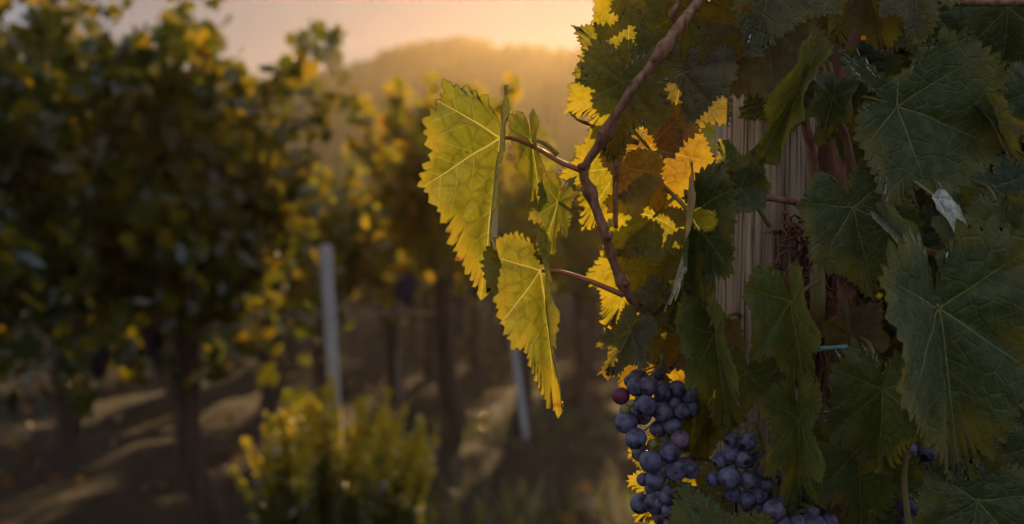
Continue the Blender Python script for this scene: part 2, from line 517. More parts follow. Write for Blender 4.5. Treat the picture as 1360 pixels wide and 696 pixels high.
def hill():
    m = simple('wooded_hillside', (0.035, 0.045, 0.020), (0.075, 0.070, 0.030), 0.14, 0.95, bump=1.0, bdist=1.2, detail=8)
    # ridge line as seen (pixel x, pixel y), standing 135 m away
    D = 135.0
    px = np.array([-900, -300, 60, 200, 345, 400, 450, 500, 540, 575, 610, 645, 680, 720, 760, 800, 860, 950, 1100, 1400, 1900, 2600])
    py = np.array([235, 205, 165, 140, 116, 106, 98, 84, 68, 60, 56, 60, 66, 72, 74, 70, 76, 92, 118, 150, 200, 250])
    xs = np.linspace(-900, 2600, 700)
    g = np.random.default_rng(3)
    ridge = np.interp(xs, px, py)
    k_ = np.exp(-np.linspace(-2, 2, 17) ** 2); k_ /= k_.sum()
    ridge = np.convolve(np.pad(ridge, 8, 'edge'), k_, 'valid')
    bump = sum(a * np.sin(xs / w + p) for a, w, p in ((1.6, 13.0, 1), (1.0, 5.3, 2), (1.2, 31.0, 0), (0.8, 2.7, 4)))
    ridge = ridge + bump + g.normal(0, 0.6, len(xs))
    V, n = [], len(xs)
    rows = 26
    for r_ in range(rows):
        t = r_ / (rows - 1)                       # 0 foot .. 0.7 ridge .. 1 behind
        u = min(t / 0.75, 1.0)
        back = max(0.0, (t - 0.75) / 0.25)
        Y = 62 + (D - 62) * u + 90 * back
        top = HC + (348 - ridge) / F * D
        prof = (u * u * (3 - 2 * u)) * (1 - 0.55 * back)
        Z = -1 + (top + 1) * prof + (g.normal(0, 0.25, n) if 0 < u < 1 else 0)
        X = (xs - 680) / F * D * (0.75 + 0.25 * u)
        V.append(np.stack([X, np.full(n, Y), Z], -1))
    V = np.concatenate(V)
    i = np.arange(rows - 1)[:, None] * n; j = np.arange(n - 1)[None, :]
    q = np.stack([i + j, i + j + 1, i + n + j + 1, i + n + j], -1).reshape(-1, 4)
    tag(link('hill', mesh_np('hill', V, [q], [m])), 'hazy wooded hill on the horizon below the evening sky', 'hill', kind='structure')


hill()

# haze: one closed box of even air round everything
def haze():
    k = NT('evening_haze')
    v = k.n('VolumePrincipled')
    v.inputs['Color'].default_value = (1.0, 0.74, 0.42, 1)
    v.inputs['Density'].default_value = HAZE_DENSITY
    v.inputs['Anisotropy'].default_value = 0.76
    k.l(v.outputs[0], k.out.inputs['Volume'])
    x0, x1, y0, y1, z0, z1 = -215, 215, -45, 285, -2.5, 25
    V = np.array([(x, y, z) for z in (z0, z1) for y in (y0, y1) for x in (x0, x1)])
    q = [(0, 2, 3, 1), (4, 5, 7, 6), (0, 1, 5, 4), (2, 6, 7, 3), (0, 4, 6, 2), (1, 3, 7, 5)]
    o = link('haze', mesh_np('haze', V, [q], [k.m], smooth=False))
    tag(o, 'warm evening haze between the vine rows and the hill', 'haze', kind='stuff')


HAZE_DENSITY = 0.00050
haze()

# ------------------------------------------------------------------ leaf geometry
TH = np.array([0, 4, 10, 24, 33, 42, 52, 63, 74, 84, 96, 108, 120, 134, 148, 160, 170, 180.0])
RR = np.array([1.08, .94, .84, .70, .63, .71, .85, .78, .66, .60, .66, .71, .67, .60, .52, .42, .27, .07])
VEINS = np.array([0, 52, -52, 110, -110.0])


def outline(seed, lobing=1.0, teeth=1.0, spacing=0.10, per=4, prof=None, prof2=None):
    """base (smooth) and toothed outline of a vine leaf, units of its midrib length; (n,2) each"""
    g = np.random.default_rng(seed)
    th = np.linspace(-180, 180, 1441)[:-1]
    def side(prof):
        rr = RR * (1 + g.normal(0, 0.07, len(RR)))
        mean = np.interp(TH, [0, 60, 120, 150, 180], [0.92, .76, .66, .5, .07])
        rr = mean + (rr - mean) * lobing
        rr[0] = 1.08; rr[1] = 0.93; rr[2] = 0.84; rr[-1] = 0.06
        if prof:
            pt, pr = np.array(prof, float).T
            return lambda a: np.interp(a, pt, pr) * (1 + 0.02 * np.sin(a * 0.21 + seed))
        sh = TH + np.concatenate([[0], g.normal(0, 2.0, len(TH) - 2), [0]])
        return lambda a: np.interp(a, sh, rr)
    r1, r2 = side(prof), side(prof2 or prof)
    r = np.where(th >= 0, r1(np.abs(th)), r2(np.abs(th)))
    w = np.exp(-np.linspace(-2, 2, 9) ** 2); w /= w.sum()
    r = np.convolve(np.concatenate([r[-4:], r, r[:4]]), w, 'valid')
    a = np.radians(th)
    pts = np.stack([np.sin(a) * r, np.cos(a) * r], -1)
    seg = np.linalg.norm(np.roll(pts, -1, 0) - pts, axis=1)
    s = np.concatenate([[0], np.cumsum(seg)])
    tot = s[-1]
    cl = np.vstack([pts, pts[:1]])
    cuts = [0.0]
    big = True
    while cuts[-1] < tot:
        cuts.append(cuts[-1] + spacing * g.uniform(0.55, 1.0) * (1.35 if big else 0.8)); big = not big
    cuts = np.array(cuts) * tot / cuts[-1]
    ss, hh = [], []
    for c0, c1 in zip(cuts[:-1], cuts[1:]):
        sp_ = c1 - c0
        h = sp_ * g.uniform(0.42, 0.75) * teeth
        pk = g.uniform(0.42, 0.62)
        if per == 4:
            ss += [c0, c0 + sp_ * pk * 0.5, c0 + sp_ * pk, c0 + sp_ * (pk + 1) * 0.5]; hh += [-h * 0.35, h * 0.38, h * 0.85, h * 0.33]
        else:
            ss += [c0, c0 + sp_ * pk]; hh += [-h * 0.35, h * 0.8]
    ss, hh = np.array(ss), np.array(hh)
    for ta in (0, 52, -52, 110, -110):                # a tooth stands exactly at each lobe end
        win = np.where(np.abs(th - ta) < 9)[0]
        st_ = s[win[np.argmax(r[win])]]
        i_ = int(np.argmin(np.abs(ss - st_)))
        ss[i_] = st_; hh[i_] = 0.045 if ta == 0 else 0.035
        for dd in (1, 2):
            for jn in (i_ - dd, i_ + dd):
                if 0 <= jn < len(hh): hh[jn] = min(hh[jn], 0.012 - 0.02 * (dd == 2))
    bx = np.stack([np.interp(ss, s, cl[:, 0]), np.interp(ss, s, cl[:, 1])], -1)
    e = 0.02
    tx = np.stack([np.interp((ss + e) % tot, s, cl[:, 0]) - np.interp((ss - e) % tot, s, cl[:, 0]),
                   np.interp((ss + e) % tot, s, cl[:, 1]) - np.interp((ss - e) % tot, s, cl[:, 1])], -1)
    tx /= np.linalg.norm(tx, axis=1)[:, None] + 1e-9
    nrm = np.stack([-tx[:, 1], tx[:, 0]], -1)
    nrm *= np.sign((nrm * bx).sum(1))[:, None]
    damp = np.clip((np.linalg.norm(bx, axis=1) - 0.12) / 0.2, 0, 1)
    tp_ = bx + nrm * (hh * damp)[:, None]
    return bx, tp_


class Shape:
    """bends a flat leaf (x across, y along the midrib) into its hanging form"""
    def __init__(s, a, b, seed, curl=0.0, bulge=1.0, rip=1.0, ca=0.0, cb=0.0, twist=0.0, w=1.0):
        s.w = w
        g = np.random.default_rng(seed + 77)
        s.a, s.b, s.ca, s.cb, s.curl, s.bulge, s.twist = R(a), R(b), R(ca), R(cb), curl, bulge, R(twist)
        s.k, s.p = g.uniform(3.0, 5.0), g.uniform(0, 6.28, 5)
        s.rip = rip

    def __call__(s, xy):
        x, y = xy[:, 0] * s.w, xy[:, 1]
        r = np.hypot(x, y)
        th = np.degrees(np.arctan2(x, y))
        val = sum(np.exp(-(((th - v) / 10.0)) ** 2) for v in VEINS)
        z = s.bulge * 0.085 * r * (1 - np.clip(val, 0, 1)) * np.clip(1.25 - r, 0.2, 1)
        t = np.radians(th)
        z = z + s.rip * 0.055 * r ** 2.0 * (np.sin(s.k * t + s.p[0]) + 0.6 * np.sin(2.3 * s.k * t + s.p[1])) * np.minimum(1, np.abs(x) * 3 + 0.3)
        z = z + s.bulge * 0.010 * (np.sin(13 * x + s.p[2] + 4 * y) * np.sin(12 * y + s.p[3] - 3 * np.abs(x)))
        if abs(s.curl) > 1e-3:
            ck = s.curl
            ang = ck * y
            y2 = np.sin(ang) / ck - z * np.sin(ang)
            z2 = (1 - np.cos(ang)) / ck + z * np.cos(ang)
            y, z = y2, z2
        ax = np.abs(x)
        soft = 1 - np.exp(-(ax / 0.045) ** 1.5)
        ang = np.where(x > 0, s.a + s.ca * ax, s.b + s.cb * ax) * soft + np.where(x > 0, 1, -1) * s.twist * y
        xs = np.sign(x) * (ax * np.cos(ang) - z * np.sin(ang))
        zs = ax * np.sin(ang) + z * np.cos(ang)
        return np.stack([xs, y, zs], -1)


RINGS = np.array([.05, .12, .2, .3, .41, .52, .63, .73, .82, .89, .95, 1.0])


def leaf_mesh(name, S, L, basis, mat, seed, lobing=1.0, detail=True, hole=None, teeth=None, spacing=None, prof=None, prof2=None):
    gq = np.random.default_rng(seed + 900)
    spacing = spacing or gq.uniform(0.075, 0.125)
    teeth = teeth or gq.uniform(0.75, 1.2)
    lobing = lobing * gq.uniform(0.8, 1.2)
    base, toothed = outline(seed, lobing, teeth, spacing, prof=prof, prof2=prof2)
    n = len(base)
    P2 = [np.zeros((1, 2))]
    for f in RINGS:
        w = np.clip((f - 0.6) / 0.4, 0, 1) ** 1.5
        P2.append(base * f + w * (toothed - base))
    P2 = np.concatenate(P2)
    V = S(P2)
    rim = slice(len(P2) - n, len(P2))
    j = np.arange(n)
    t = np.stack([np.zeros(n, int), 1 + (j + 1) % n, 1 + j], -1)
    i = 1 + np.arange(len(RINGS) - 1)[:, None] * n
    jj = j[None, :]
    q = np.stack([i + jj, i + (jj + 1) % n, i + n + (jj + 1) % n, i + n + jj], -1).reshape(-1, 4)
    if hole is not None:
        for hx, hy, hr in hole:
            cq = P2[q].mean(1); q = q[np.hypot(cq[:, 0] - hx, cq[:, 1] - hy) > hr]
    mb = MB()
    bs = np.asarray(basis)
    mb.add(V * L @ bs, q, t, 0)
    uvs = [P2 * 0.5 + 0.5]
    # thickened toothed margin, made pale to read as a rim-lit edge
    rp = np.vstack([P2[rim], P2[rim][:1]])
    v, qq, tt = tube(S(rp) * L @ bs, 0.0034 * L, 3, cap=False)
    mb.add(v, qq, tt, 1)
    uvs.append(np.repeat(rp * 0.5 + 0.5, 3, 0))
    f = [np.concatenate(mb.q), np.concatenate(mb.t)] if mb.t else [np.concatenate(mb.q)]
    mi = [np.concatenate(mb.mq)] + ([np.concatenate(mb.mt)] if mb.t else [])
    me = mesh_np(name, np.concatenate(mb.V), f, [mat, M['rim']], mi, uv=np.concatenate(uvs))
    ed = np.concatenate([[0.0], np.repeat(RINGS, n), np.ones(len(me.vertices) - len(P2))]).astype(np.float32)
    at_ = me.attributes.new('edge', 'FLOAT', 'POINT')
    at_.data.foreach_set('value', ed)
    return me


vine = thing('grapevine', (0.245, 1.16, 0), 'large in-focus grapevine climbing the wooden post, with serrated leaves and dark grape bunches', 'grapevine')
VL = np.array(vine.location)
N_LEAF = 0


def leaf(J, T, d=1.04, a=8, b=8, pitch=0, curl=-0.35, mat='leaf', seed=None, stalk=None, sd=None, red=True, flip=False, dT=None, **kw):
    """leaf whose blade meets its stalk at pixel J and whose tip shows at pixel T, d metres ahead.
    a / b: fold of its two halves towards the viewer (a = left half of a hanging leaf)."""
    global N_LEAF
    N_LEAF += 1
    seed = seed if seed is not None else 100 + N_LEAF * 13
    e = np.array([T[0] - J[0], J[1] - T[1]], float)
    Lp = np.hypot(*e); e /= Lp
    p = R(pitch)
    toward = np.array([0, -1.0, 0])
    m = np.array([e[0], 0, e[1]]) * math.cos(p) + toward * math.sin(p)
    s = np.array([e[1], 0, -e[0]])
    n = np.cross(s, m)
    L = Lp * d / F / max(0.35, math.cos(p))
    shape_kw = {k_: kw.pop(k_) for k_ in ('bulge', 'rip', 'ca', 'cb', 'twist', 'w') if k_ in kw}
    S = Shape(a, b, seed, curl, **shape_kw)
    me = leaf_mesh('leaf', S, L, (s, m, n), M[mat], seed, **kw)
    if flip: me.flip_normals()
    J3 = P(J[0], J[1], d)
    o = link('leaf', me, vine, J3 - VL)
    # the stalk
    if stalk is None:
        end = np.array([g_.normal(0, 0.012), 0.05 + abs(g_.normal(0, 0.02)), 0.012 + g_.normal(0, 0.012)]) - m * 0.02
        pts = [np.zeros(3), end * 0.45 - m * 0.012, end]
    else:
        sdv = sd if sd is not None else [d + 0.03 * (i + 1) / len(stalk) for i in range(len(stalk))]
        pts = [np.zeros(3)] + [P(q[0], q[1], dd) - J3 for q, dd in zip(stalk, sdv)]
    pth = spline(pts, 14)
    mb = MB(); mb.tube(pth, np.linspace(0.0011, 0.0019, 14) * (1 if L < 0.09 else 1.15), 8)
    mb.build('petiole', [M['petiole_red' if red and stalk is not None else 'petiole_green']], o)
    return o


g_ = np.random.default_rng(5)
# -- lit leaves on the free shoot at the left
leaf((664, 184), (641, 376), 1.03, a=26, b=84, w=1.0, mat='leaf', teeth=0.8, curl=-0.15, seed=21, spacing=0.085, prof=[(0, 1.08), (4, .97), (9, .92), (16, .84), (24, .73), (30, .68), (38, .69), (55, .64), (68, .55), (80, .54), (97, .58), (112, .50), (124, .54), (140, .36), (155, .20), (180, .05)], stalk=[(682, 184), (715, 198), (742, 214), (775, 228)], sd=[1.03, 1.035, 1.04, 1.04])
leaf((706, 186), (717, 266), 1.05, a=58, b=80, mat='leaf', curl=-0.2, seed=35, stalk=[(722, 190), (740, 205)], sd=[1.05, 1.045], red=False)
leaf((741, 268), (722, 338), 1.045, a=52, b=66, mat='leaf', curl=-0.3, seed=47, stalk=[(755, 272), (775, 278)], sd=[1.045, 1.05], red=False)
leaf((719, 360), (739, 536), 1.03, a=30, b=80, w=0.92, mat='leaf', curl=-0.06, rip=0.6, seed=58, spacing=0.075, teeth=0.75, prof=[(0, 1.06), (4, .98), (8, .92), (13, .84), (18, .73), (24, .60), (32, .63), (46, .58), (60, .50), (75, .52), (103, .56), (120, .50), (140, .40), (160, .25), (180, .06)], stalk=[(745, 361), (785, 374), (828, 392)], sd=[1.03, 1.035, 1.04])
# -- glowing yellow leaves behind the cane
leaf((822, 222), (776, 300), 1.052, a=12, b=20, mat='yellow', seed=61)
leaf((868, 288), (806, 338), 1.055, a=15, b=25, mat='yellow', seed=66)
leaf((852, 352), (808, 436), 1.08, a=20, b=50, mat='yellow', seed=71, lobing=0.8)
leaf((838, 440), (808, 500), 1.05, a=50, b=45, mat='grey', seed=72)
leaf((862, 440), (826, 485), 1.09, a=15, b=30, mat='yellow', seed=73)
leaf((836, 92), (763, 36), 1.05, a=24, b=30, mat='leaf', seed=81, lobing=1.1, curl=-0.05)
leaf((842, 112), (776, 78), 1.09, a=20, b=10, mat='yellow', seed=83)
leaf((838, -30), (796, 52), 1.06, a=25, b=20, mat='yellow', seed=85)
leaf((828, 109), (810, 206), 1.032, a=14, b=22, mat='yellow', seed=87, stalk=[(836, 122), (840, 140)], sd=[1.05, 1.04])
leaf((880, -20), (862, 70), 1.09, a=20, b=10, mat='yellow', seed=88)
leaf((905, 96), (884, 204), 1.055, a=18, b=24, mat='grey', seed=89, lobing=0.7)
leaf((915, 10), (905, 108), 1.07, a=16, b=22, mat='leaf', seed=91)
leaf((940, 60), (915, 148), 1.09, a=20, b=20, mat='grey', seed=92)
leaf((862, 197), (908, 292), 1.06, a=25, b=10, mat='brown', seed=93, lobing=0.7)
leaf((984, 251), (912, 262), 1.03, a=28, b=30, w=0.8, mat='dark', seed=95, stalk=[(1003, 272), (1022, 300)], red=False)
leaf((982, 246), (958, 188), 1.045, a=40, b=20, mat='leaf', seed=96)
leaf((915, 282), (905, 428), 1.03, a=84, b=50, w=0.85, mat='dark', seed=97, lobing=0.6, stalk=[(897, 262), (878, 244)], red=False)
leaf((874, 330), (848, 410), 1.075, a=30, b=25, mat='leaf', seed=98)
leaf((948, 443), (972, 568), 1.035, a=40, b=84, w=0.85, mat='leaf', seed=103, lobing=0.85, stalk=[(944, 434), (950, 425), (968, 424)], sd=[1.03, 1.03, 1.06], red=False)
leaf((1050, 400), (1070, 516), 1.03, a=22, b=80, w=0.85, mat='leaf', seed=104, stalk=[(1068, 385), (1088, 372)], red=False, lobing=0.9)
leaf((1060, 556), (1066, 686), 1.03, a=40, b=80, w=0.8, mat='leaf', seed=107, stalk=[(1085, 548), (1112, 556)], sd=[1.035, 1.07], red=False)
leaf((962, 776), (906, 650), 1.02, a=15, b=12, mat='leaf', seed=109)
leaf((1036, -72), (1004, 68), 1.02, a=16, b=10, mat='grey', seed=110, lobing=0.6, hole=[(0.16, 0.64, 0.05)])
leaf((1020, 42), (928, 124), 1.05, a=20, b=18, mat='brown', seed=112, lobing=0.7)
leaf((1066, 104), (1012, 212), 1.03, a=60, b=84, w=0.9, mat='leaf', seed=113, stalk=[(1080, 108), (1098, 126)], red=False, ca=10, lobing=0.6)
leaf((1052, 114), (988, 152), 1.07, a=20, b=16, mat='dark', seed=115)
leaf((1106, 128), (1090, 190), 1.05, a=40, b=60, mat='dark', seed=116)
# -- the big shaded leaves at the right
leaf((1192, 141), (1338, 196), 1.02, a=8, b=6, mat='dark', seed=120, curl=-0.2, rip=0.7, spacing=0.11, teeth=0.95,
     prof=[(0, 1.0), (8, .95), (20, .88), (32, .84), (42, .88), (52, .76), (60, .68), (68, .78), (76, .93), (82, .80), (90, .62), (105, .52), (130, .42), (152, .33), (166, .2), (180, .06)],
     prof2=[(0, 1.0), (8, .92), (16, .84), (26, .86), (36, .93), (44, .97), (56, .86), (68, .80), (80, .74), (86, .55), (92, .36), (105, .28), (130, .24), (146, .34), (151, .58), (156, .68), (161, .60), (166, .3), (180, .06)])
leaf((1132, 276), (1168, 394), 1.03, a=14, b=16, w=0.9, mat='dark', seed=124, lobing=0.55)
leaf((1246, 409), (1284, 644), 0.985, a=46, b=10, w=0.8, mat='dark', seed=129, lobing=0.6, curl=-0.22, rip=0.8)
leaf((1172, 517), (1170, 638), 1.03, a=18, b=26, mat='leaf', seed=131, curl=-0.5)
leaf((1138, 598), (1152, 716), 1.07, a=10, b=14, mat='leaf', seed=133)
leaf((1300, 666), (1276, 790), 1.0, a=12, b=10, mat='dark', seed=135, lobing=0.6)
leaf((1312, 158), (1352, 214), 1.03, a=70, b=68, mat='grey', seed=137)
leaf((1244, 262), (1291, 338), 1.0, a=40, b=-10, w=0.8, mat='pale', seed=139, teeth=0.15, spacing=0.06, curl=0.02, rip=0.4, bulge=1.4,
     prof=[(0, 1.0), (6, .86), (14, .62), (30, .36), (60, .22), (110, .14), (180, .05)], prof2=[(0, 1.0), (6, .88), (14, .70), (30, .46), (60, .29), (110, .18), (180, .05)])
leaf((1177, 294), (1224, 338), 1.02, a=62, b=66, w=0.8, mat='leaf', seed=141, lobing=0.4, flip=True)
leaf((1305, 322), (1268, 238), 1.07, a=20, b=26, mat='leaf', seed=143)
leaf((1212, -28), (1226, 60), 1.05, a=20, b=14, mat='grey', seed=145)
leaf((1150, -26), (1180, 70), 1.07, a=12, b=20, mat='brown', seed=147)
leaf((1092, -18), (1120, 60), 1.09, a=12, b=20, mat='brown', seed=148)
leaf((992, 494), (984, 554), 1.06, a=20, b=20, mat='leaf', seed=149)
leaf((1047, 486), (1000, 496), 1.07, a=30, b=10, mat='grey', seed=151)
leaf((936, 438), (876, 492), 1.07, a=14, b=20, mat='brown', seed=153, lobing=1.2)
leaf((882, 396), (850, 440), 1.06, a=18, b=24, mat='grey', seed=155)
leaf((1146, 498), (1098, 492), 1.07, a=10, b=22, mat='grey', seed=157)
leaf((1130, 448), (1172, 402), 1.08, a=12, b=22, mat='brown', seed=159)
leaf((886, 606), (834, 602), 1.10, a=12, b=22, mat='yellow', seed=161)
leaf((892, 642), (848, 692), 1.10, a=12, b=22, mat='yellow', seed=163)
leaf((942, 546), (927, 612), 1.08, a=66, b=50, mat='yellow', seed=165)
leaf((925, 538), (920, 602), 1.09, a=46, b=40, mat='leaf', seed=166)
leaf((1340, 300), (1362, 400), 1.06, a=20, b=20, mat='leaf', seed=167)
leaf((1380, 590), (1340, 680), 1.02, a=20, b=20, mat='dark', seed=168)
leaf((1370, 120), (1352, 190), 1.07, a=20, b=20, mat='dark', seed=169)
# -- further leaves of the vine that show between and behind these
fill = [(940, 330), (1010, 20), (1130, 90), (1165, 200), (1230, 300), (1275, 330), (1320, 250), (1290, 20), (1330, 60),
        (1350, 330), (1340, 480), (1210, 560), (1190, 680), (1110, 640),
        (1260, 120), (1200, 320), (1300, 420), (1160, 470), (960, 700), (1350, 620), 
        (1240, 20), (1340, 10), (870, 450), (915, 660), (985, 400)]
for q_ in fill:
    ln = g_.uniform(70, 115)
    an = g_.normal(0, 0.6)
    leaf(q_, (q_[0] + ln * math.sin(an), q_[1] + ln * math.cos(an)), g_.uniform(1.12, 1.22), a=g_.uniform(-5, 40), b=g_.uniform(-5, 40), pitch=g_.uniform(-25, 25),
         mat=('brown', 'dark', 'leaf', 'dark')[int(g_.integers(4))] if q_[0] > 930 else ('yellow', 'brown', 'leaf')[int(g_.integers(3))], detail=False)

# ------------------------------------------------------------------ leaf masses made of many small leaves
LO = {}
def leaf_cloud(name, pos, size, parent, mat, seed, origin=(0, 0, 0), face=None, n_out=26, droop=0.7):
    """one mesh of many leaves at pos (n,3); each a lobed, folded blade hanging from its point"""
    g = np.random.default_rng(seed)
    n = len(pos)
    if n_out not in LO:
        tmpl = []
        for sd in range(6):
            th = np.linspace(-176, 176, n_out)
            r = np.interp(np.abs(th), TH, RR) * (1 + 0.10 * np.random.default_rng(sd).normal(0, 1, n_out))
            tmpl.append(np.vstack([[0, 0], np.stack([np.sin(np.radians(th)) * r, np.cos(np.radians(th)) * r], -1)]))
        LO[n_out] = np.array(tmpl)
    tm = LO[n_out][g.integers(0, 6, n)]
    sz = np.asarray(size) * g.uniform(0.6, 1.2, n)
    x, y = tm[..., 0], tm[..., 1]
    fold = g.normal(0.25, 0.3, n)[:, None]
    curl = g.normal(-0.35, 0.25, n)[:, None]
    z = np.abs(x) * np.sin(fold) + curl * y * np.abs(y) * 0.5 + 0.06 * g.normal(0, 1, x.shape) * np.hypot(x, y)
    x = x * np.cos(fold)
    az = g.uniform(0, 2 * np.pi, n)
    tilt = g.normal(R(-48), R(28), n) * droop + (1 - droop) * g.uniform(-1.5, 1.5, n)
    roll = g.normal(0, 0.6, n)
    m = np.stack([np.cos(az) * np.cos(tilt), np.sin(az) * np.cos(tilt), np.sin(tilt)], -1)
    up = np.array([0, 0, 1.0]) - m * m[:, 2:3]
    up /= np.linalg.norm(up, axis=1)[:, None] + 1e-6
    sd = np.cross(m, up)
    n2 = up * np.cos(roll)[:, None] + sd * np.sin(roll)[:, None]
    s2 = np.cross(m, n2)
    V = pos[:, None, :] + (x[..., None] * s2[:, None] + y[..., None] * m[:, None] + z[..., None] * n2[:, None]) * sz[:, None, None]
    k = n_out + 1
    j = np.arange(1, n_out)
    t = np.stack([np.zeros_like(j), j, j + 1], -1)[None] + (np.arange(n) * k)[:, None, None]
    me = mesh_np(name, V.reshape(-1, 3) - np.asarray(origin), [t.reshape(-1, 3)], [mat], smooth=False)
    return link(name, me, parent)


# dense inner leaves of the near vine: behind its big leaves, they keep the sun off them
pos = []
gg = np.random.default_rng(41)
while len(pos) < 1500:
    d = gg.uniform(1.22, 1.75)
    px, py = gg.uniform(860, 1750), gg.uniform(-330, 900)
    edge = 915 + 25 * math.sin(py * 0.021) + (55 if py < 230 else 0)
    if px < edge + 40 * (d - 1.2): continue
    if py > 640 and gg.uniform() < 0.3: continue
    pos.append(P(px, py, d))
pos = np.array(pos)
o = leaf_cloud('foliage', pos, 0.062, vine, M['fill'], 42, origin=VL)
tag(o, kind='stuff')

# ------------------------------------------------------------------ canes, trunk and bark of the near vine
def part_tube(name, pix, rads, mat, k=10, n=40, wob=0.0, nodes=(), parent=vine, seed=1):
    pts = np.array([P(x, y, d) for x, y, d in pix]) - VL
    path = spline(pts, n)
    rad = np.interp(np.linspace(0, 1, n), np.linspace(0, 1, len(rads)), rads)
    t = np.linspace(0, 1, n)
    for c, h in nodes:
        rad = rad * (1 + h * np.exp(-((t - c) / 0.022) ** 2))
    mb = MB(); mb.tube(path, rad, k, wob=wob, seed=seed)
    return mb.build(name, [mat], parent)


for bx, by, bd, dx, dy in ((866, 80, 1.008, 9, -8), (803, 178, 1.026, -9, -4), (776, 222, 1.036, -9, -3), (806, 316, 1.036, 8, -6), (828, 378, 1.043, 8, -4)):
    part_tube('bud', [(bx, by, bd), (bx + dx * 0.5, by + dy * 0.5, bd - 0.002), (bx + dx, by + dy, bd - 0.002)], [0.0026, 0.0024, 0.0006], M['bark'], n=12, k=10, wob=0.08)
c0 = part_tube('cane', [(985, -60, 1.06), (935, -5, 1.035), (902, 35, 1.015), (868, 82, 1.01), (832, 130, 1.015), (800, 185, 1.03), (776, 226, 1.04), (786, 262, 1.04), (803, 310, 1.04), (818, 356, 1.045), (838, 398, 1.05), (868, 420, 1.09)],
          [0.0036, 0.0036, 0.0035, 0.0031, 0.0031, 0.0031, 0.0034, 0.0032, 0.0030, 0.0029, 0.0029], M['cane'], n=120,
          nodes=((0.24, 0.55), (0.44, 0.75), (0.62, 0.6), (0.86, 0.5)), wob=0.09, k=16)
part_tube('cane', [(818, 186, 1.045), (817, 220, 1.045), (817, 262, 1.045), (818, 303, 1.05)], [0.0017, 0.0019, 0.0019, 0.0016], M['cane'], n=24)
part_tube('tendril', [(905, 38, 1.05), (893, 20, 1.04), (902, 2, 1.04), (906, -30, 1.05)], [0.0026, 0.003, 0.002, 0.0018], M['cane'], n=24)
part_tube('tendril', [(832, 130, 1.04), (842, 132, 1.035), (841, 140, 1.035)], [0.0016, 0.0017, 0.0016], M['petiole_red'], n=12)
part_tube('tendril', [(848, 190, 1.05), (805, 172, 1.045), (770, 160, 1.04), (756, 146, 1.04)], [0.0022, 0.0018, 0.0012, 0.0006], M['cane'], n=24)
part_tube('cane', [(1084, 300, 1.10), (1085, 345, 1.085), (1086, 400, 1.08), (1085, 446, 1.10)], [0.0056, 0.0060, 0.0058, 0.0052], M['cane_tan'], n=50, nodes=((0.24, 0.16),), wob=0.03, k=16)
part_tube('cane', [(985, 252, 1.05), (1015, 262, 1.055), (1060, 270, 1.07), (1110, 290, 1.11)], [0.0018, 0.0022, 0.0026, 0.003], M['cane'], n=24)
part_tube('cane', [(1040, 30, 1.07), (1052, 80, 1.07), (1066, 150, 1.08), (1080, 215, 1.09), (1090, 300, 1.1)], [0.003, 0.0032, 0.0036, 0.004, 0.0046], M['cane'], n=50, wob=0.08)
part_tube('cane', [(1058, 40, 1.05), (1063, 70, 1.045), (1066, 103, 1.04)], [0.0022, 0.0022, 0.0019], M['petiole_green'], n=16)
part_tube('cane', [(1085, 70, 1.07), (1110, 150, 1.08), (1125, 190, 1.09), (1135, 260, 1.1)], [0.003, 0.0032, 0.0036, 0.004], M['cane'], n=40, wob=0.08)
part_tube('cane', [(1180, -2, 1.06), (1240, -1, 1.06), (1300, 3, 1.065), (1400, 2, 1.08)], [0.003, 0.0032, 0.0032, 0.003], M['cane'], n=30, wob=0.05)
part_tube('cane', [(1215, 330, 1.08), (1250, 338, 1.075), (1290, 340, 1.08), (1370, 330, 1.12)], [0.003, 0.0026, 0.0024, 0.002], M['cane'], n=24)
part_tube('cane', [(1204, 600, 1.06), (1201, 640, 1.06), (1206, 690, 1.06), (1215, 760, 1.07)], [0.0022, 0.0025, 0.0025, 0.003], M['cane_tan'], n=24)
part_tube('cane', [(905, 440, 1.06), (912, 425, 1.05), (918, 410, 1.05), (930, 395, 1.07)], [0.0022, 0.0024, 0.0022, 0.002], M['petiole_red'], n=16)

tp = np.array([(0.262, 1.18, -0.06), (0.258, 1.17, 0.3), (0.270, 1.16, 0.65), (0.262, 1.15, 0.9), (0.256, 1.15, 1.08), (0.250, 1.15, 1.2), (0.258, 1.17, 1.33), (0.29, 1.19, 1.5)]) - VL
mb = MB()
mb.tube(spline(tp, 160), np.interp(np.linspace(0, 1, 160), [0, 0.1, 0.7, 1], [0.04, 0.03, 0.025, 0.016]), 26, wob=0.14, seed=9)
mb.build('trunk', [M['bark']], vine)
mb = MB()                                       # peeling strips and dry shreds
gb = np.random.default_rng(13)
for i in range(120):
    x, y = gb.normal(1062, 17), gb.uniform(285, 400)
    p0 = P(x, y, gb.uniform(1.085, 1.115)) - VL
    n = 7
    stp = gb.normal(0, 0.0035, (n, 3)); stp[:, 2] -= 0.0022
    mb.tube(spline(p0 + np.cumsum(stp, 0), 14), np.linspace(gb.uniform(0.0006, 0.0016), 0.0003, 14), 5)
for i in range(50):
    x = gb.normal(1090, 24)
    y = gb.uniform(270, 640)
    p0 = P(x, y, 1.15 - 0.025 * math.sqrt(max(0.05, 1 - ((x - 1090) / 42.0) ** 2))) - VL
    stp = gb.normal(0, 0.0012, (8, 3)); stp[:, 2] -= gb.uniform(0.006, 0.013); stp[:, 1] -= 0.0008
    mb.tube(spline(p0 + np.cumsum(stp, 0), 20), np.linspace(gb.uniform(0.001, 0.0028), 0.0005, 20), 5)
mb.build('bark_strips', [M['bark']], vine)

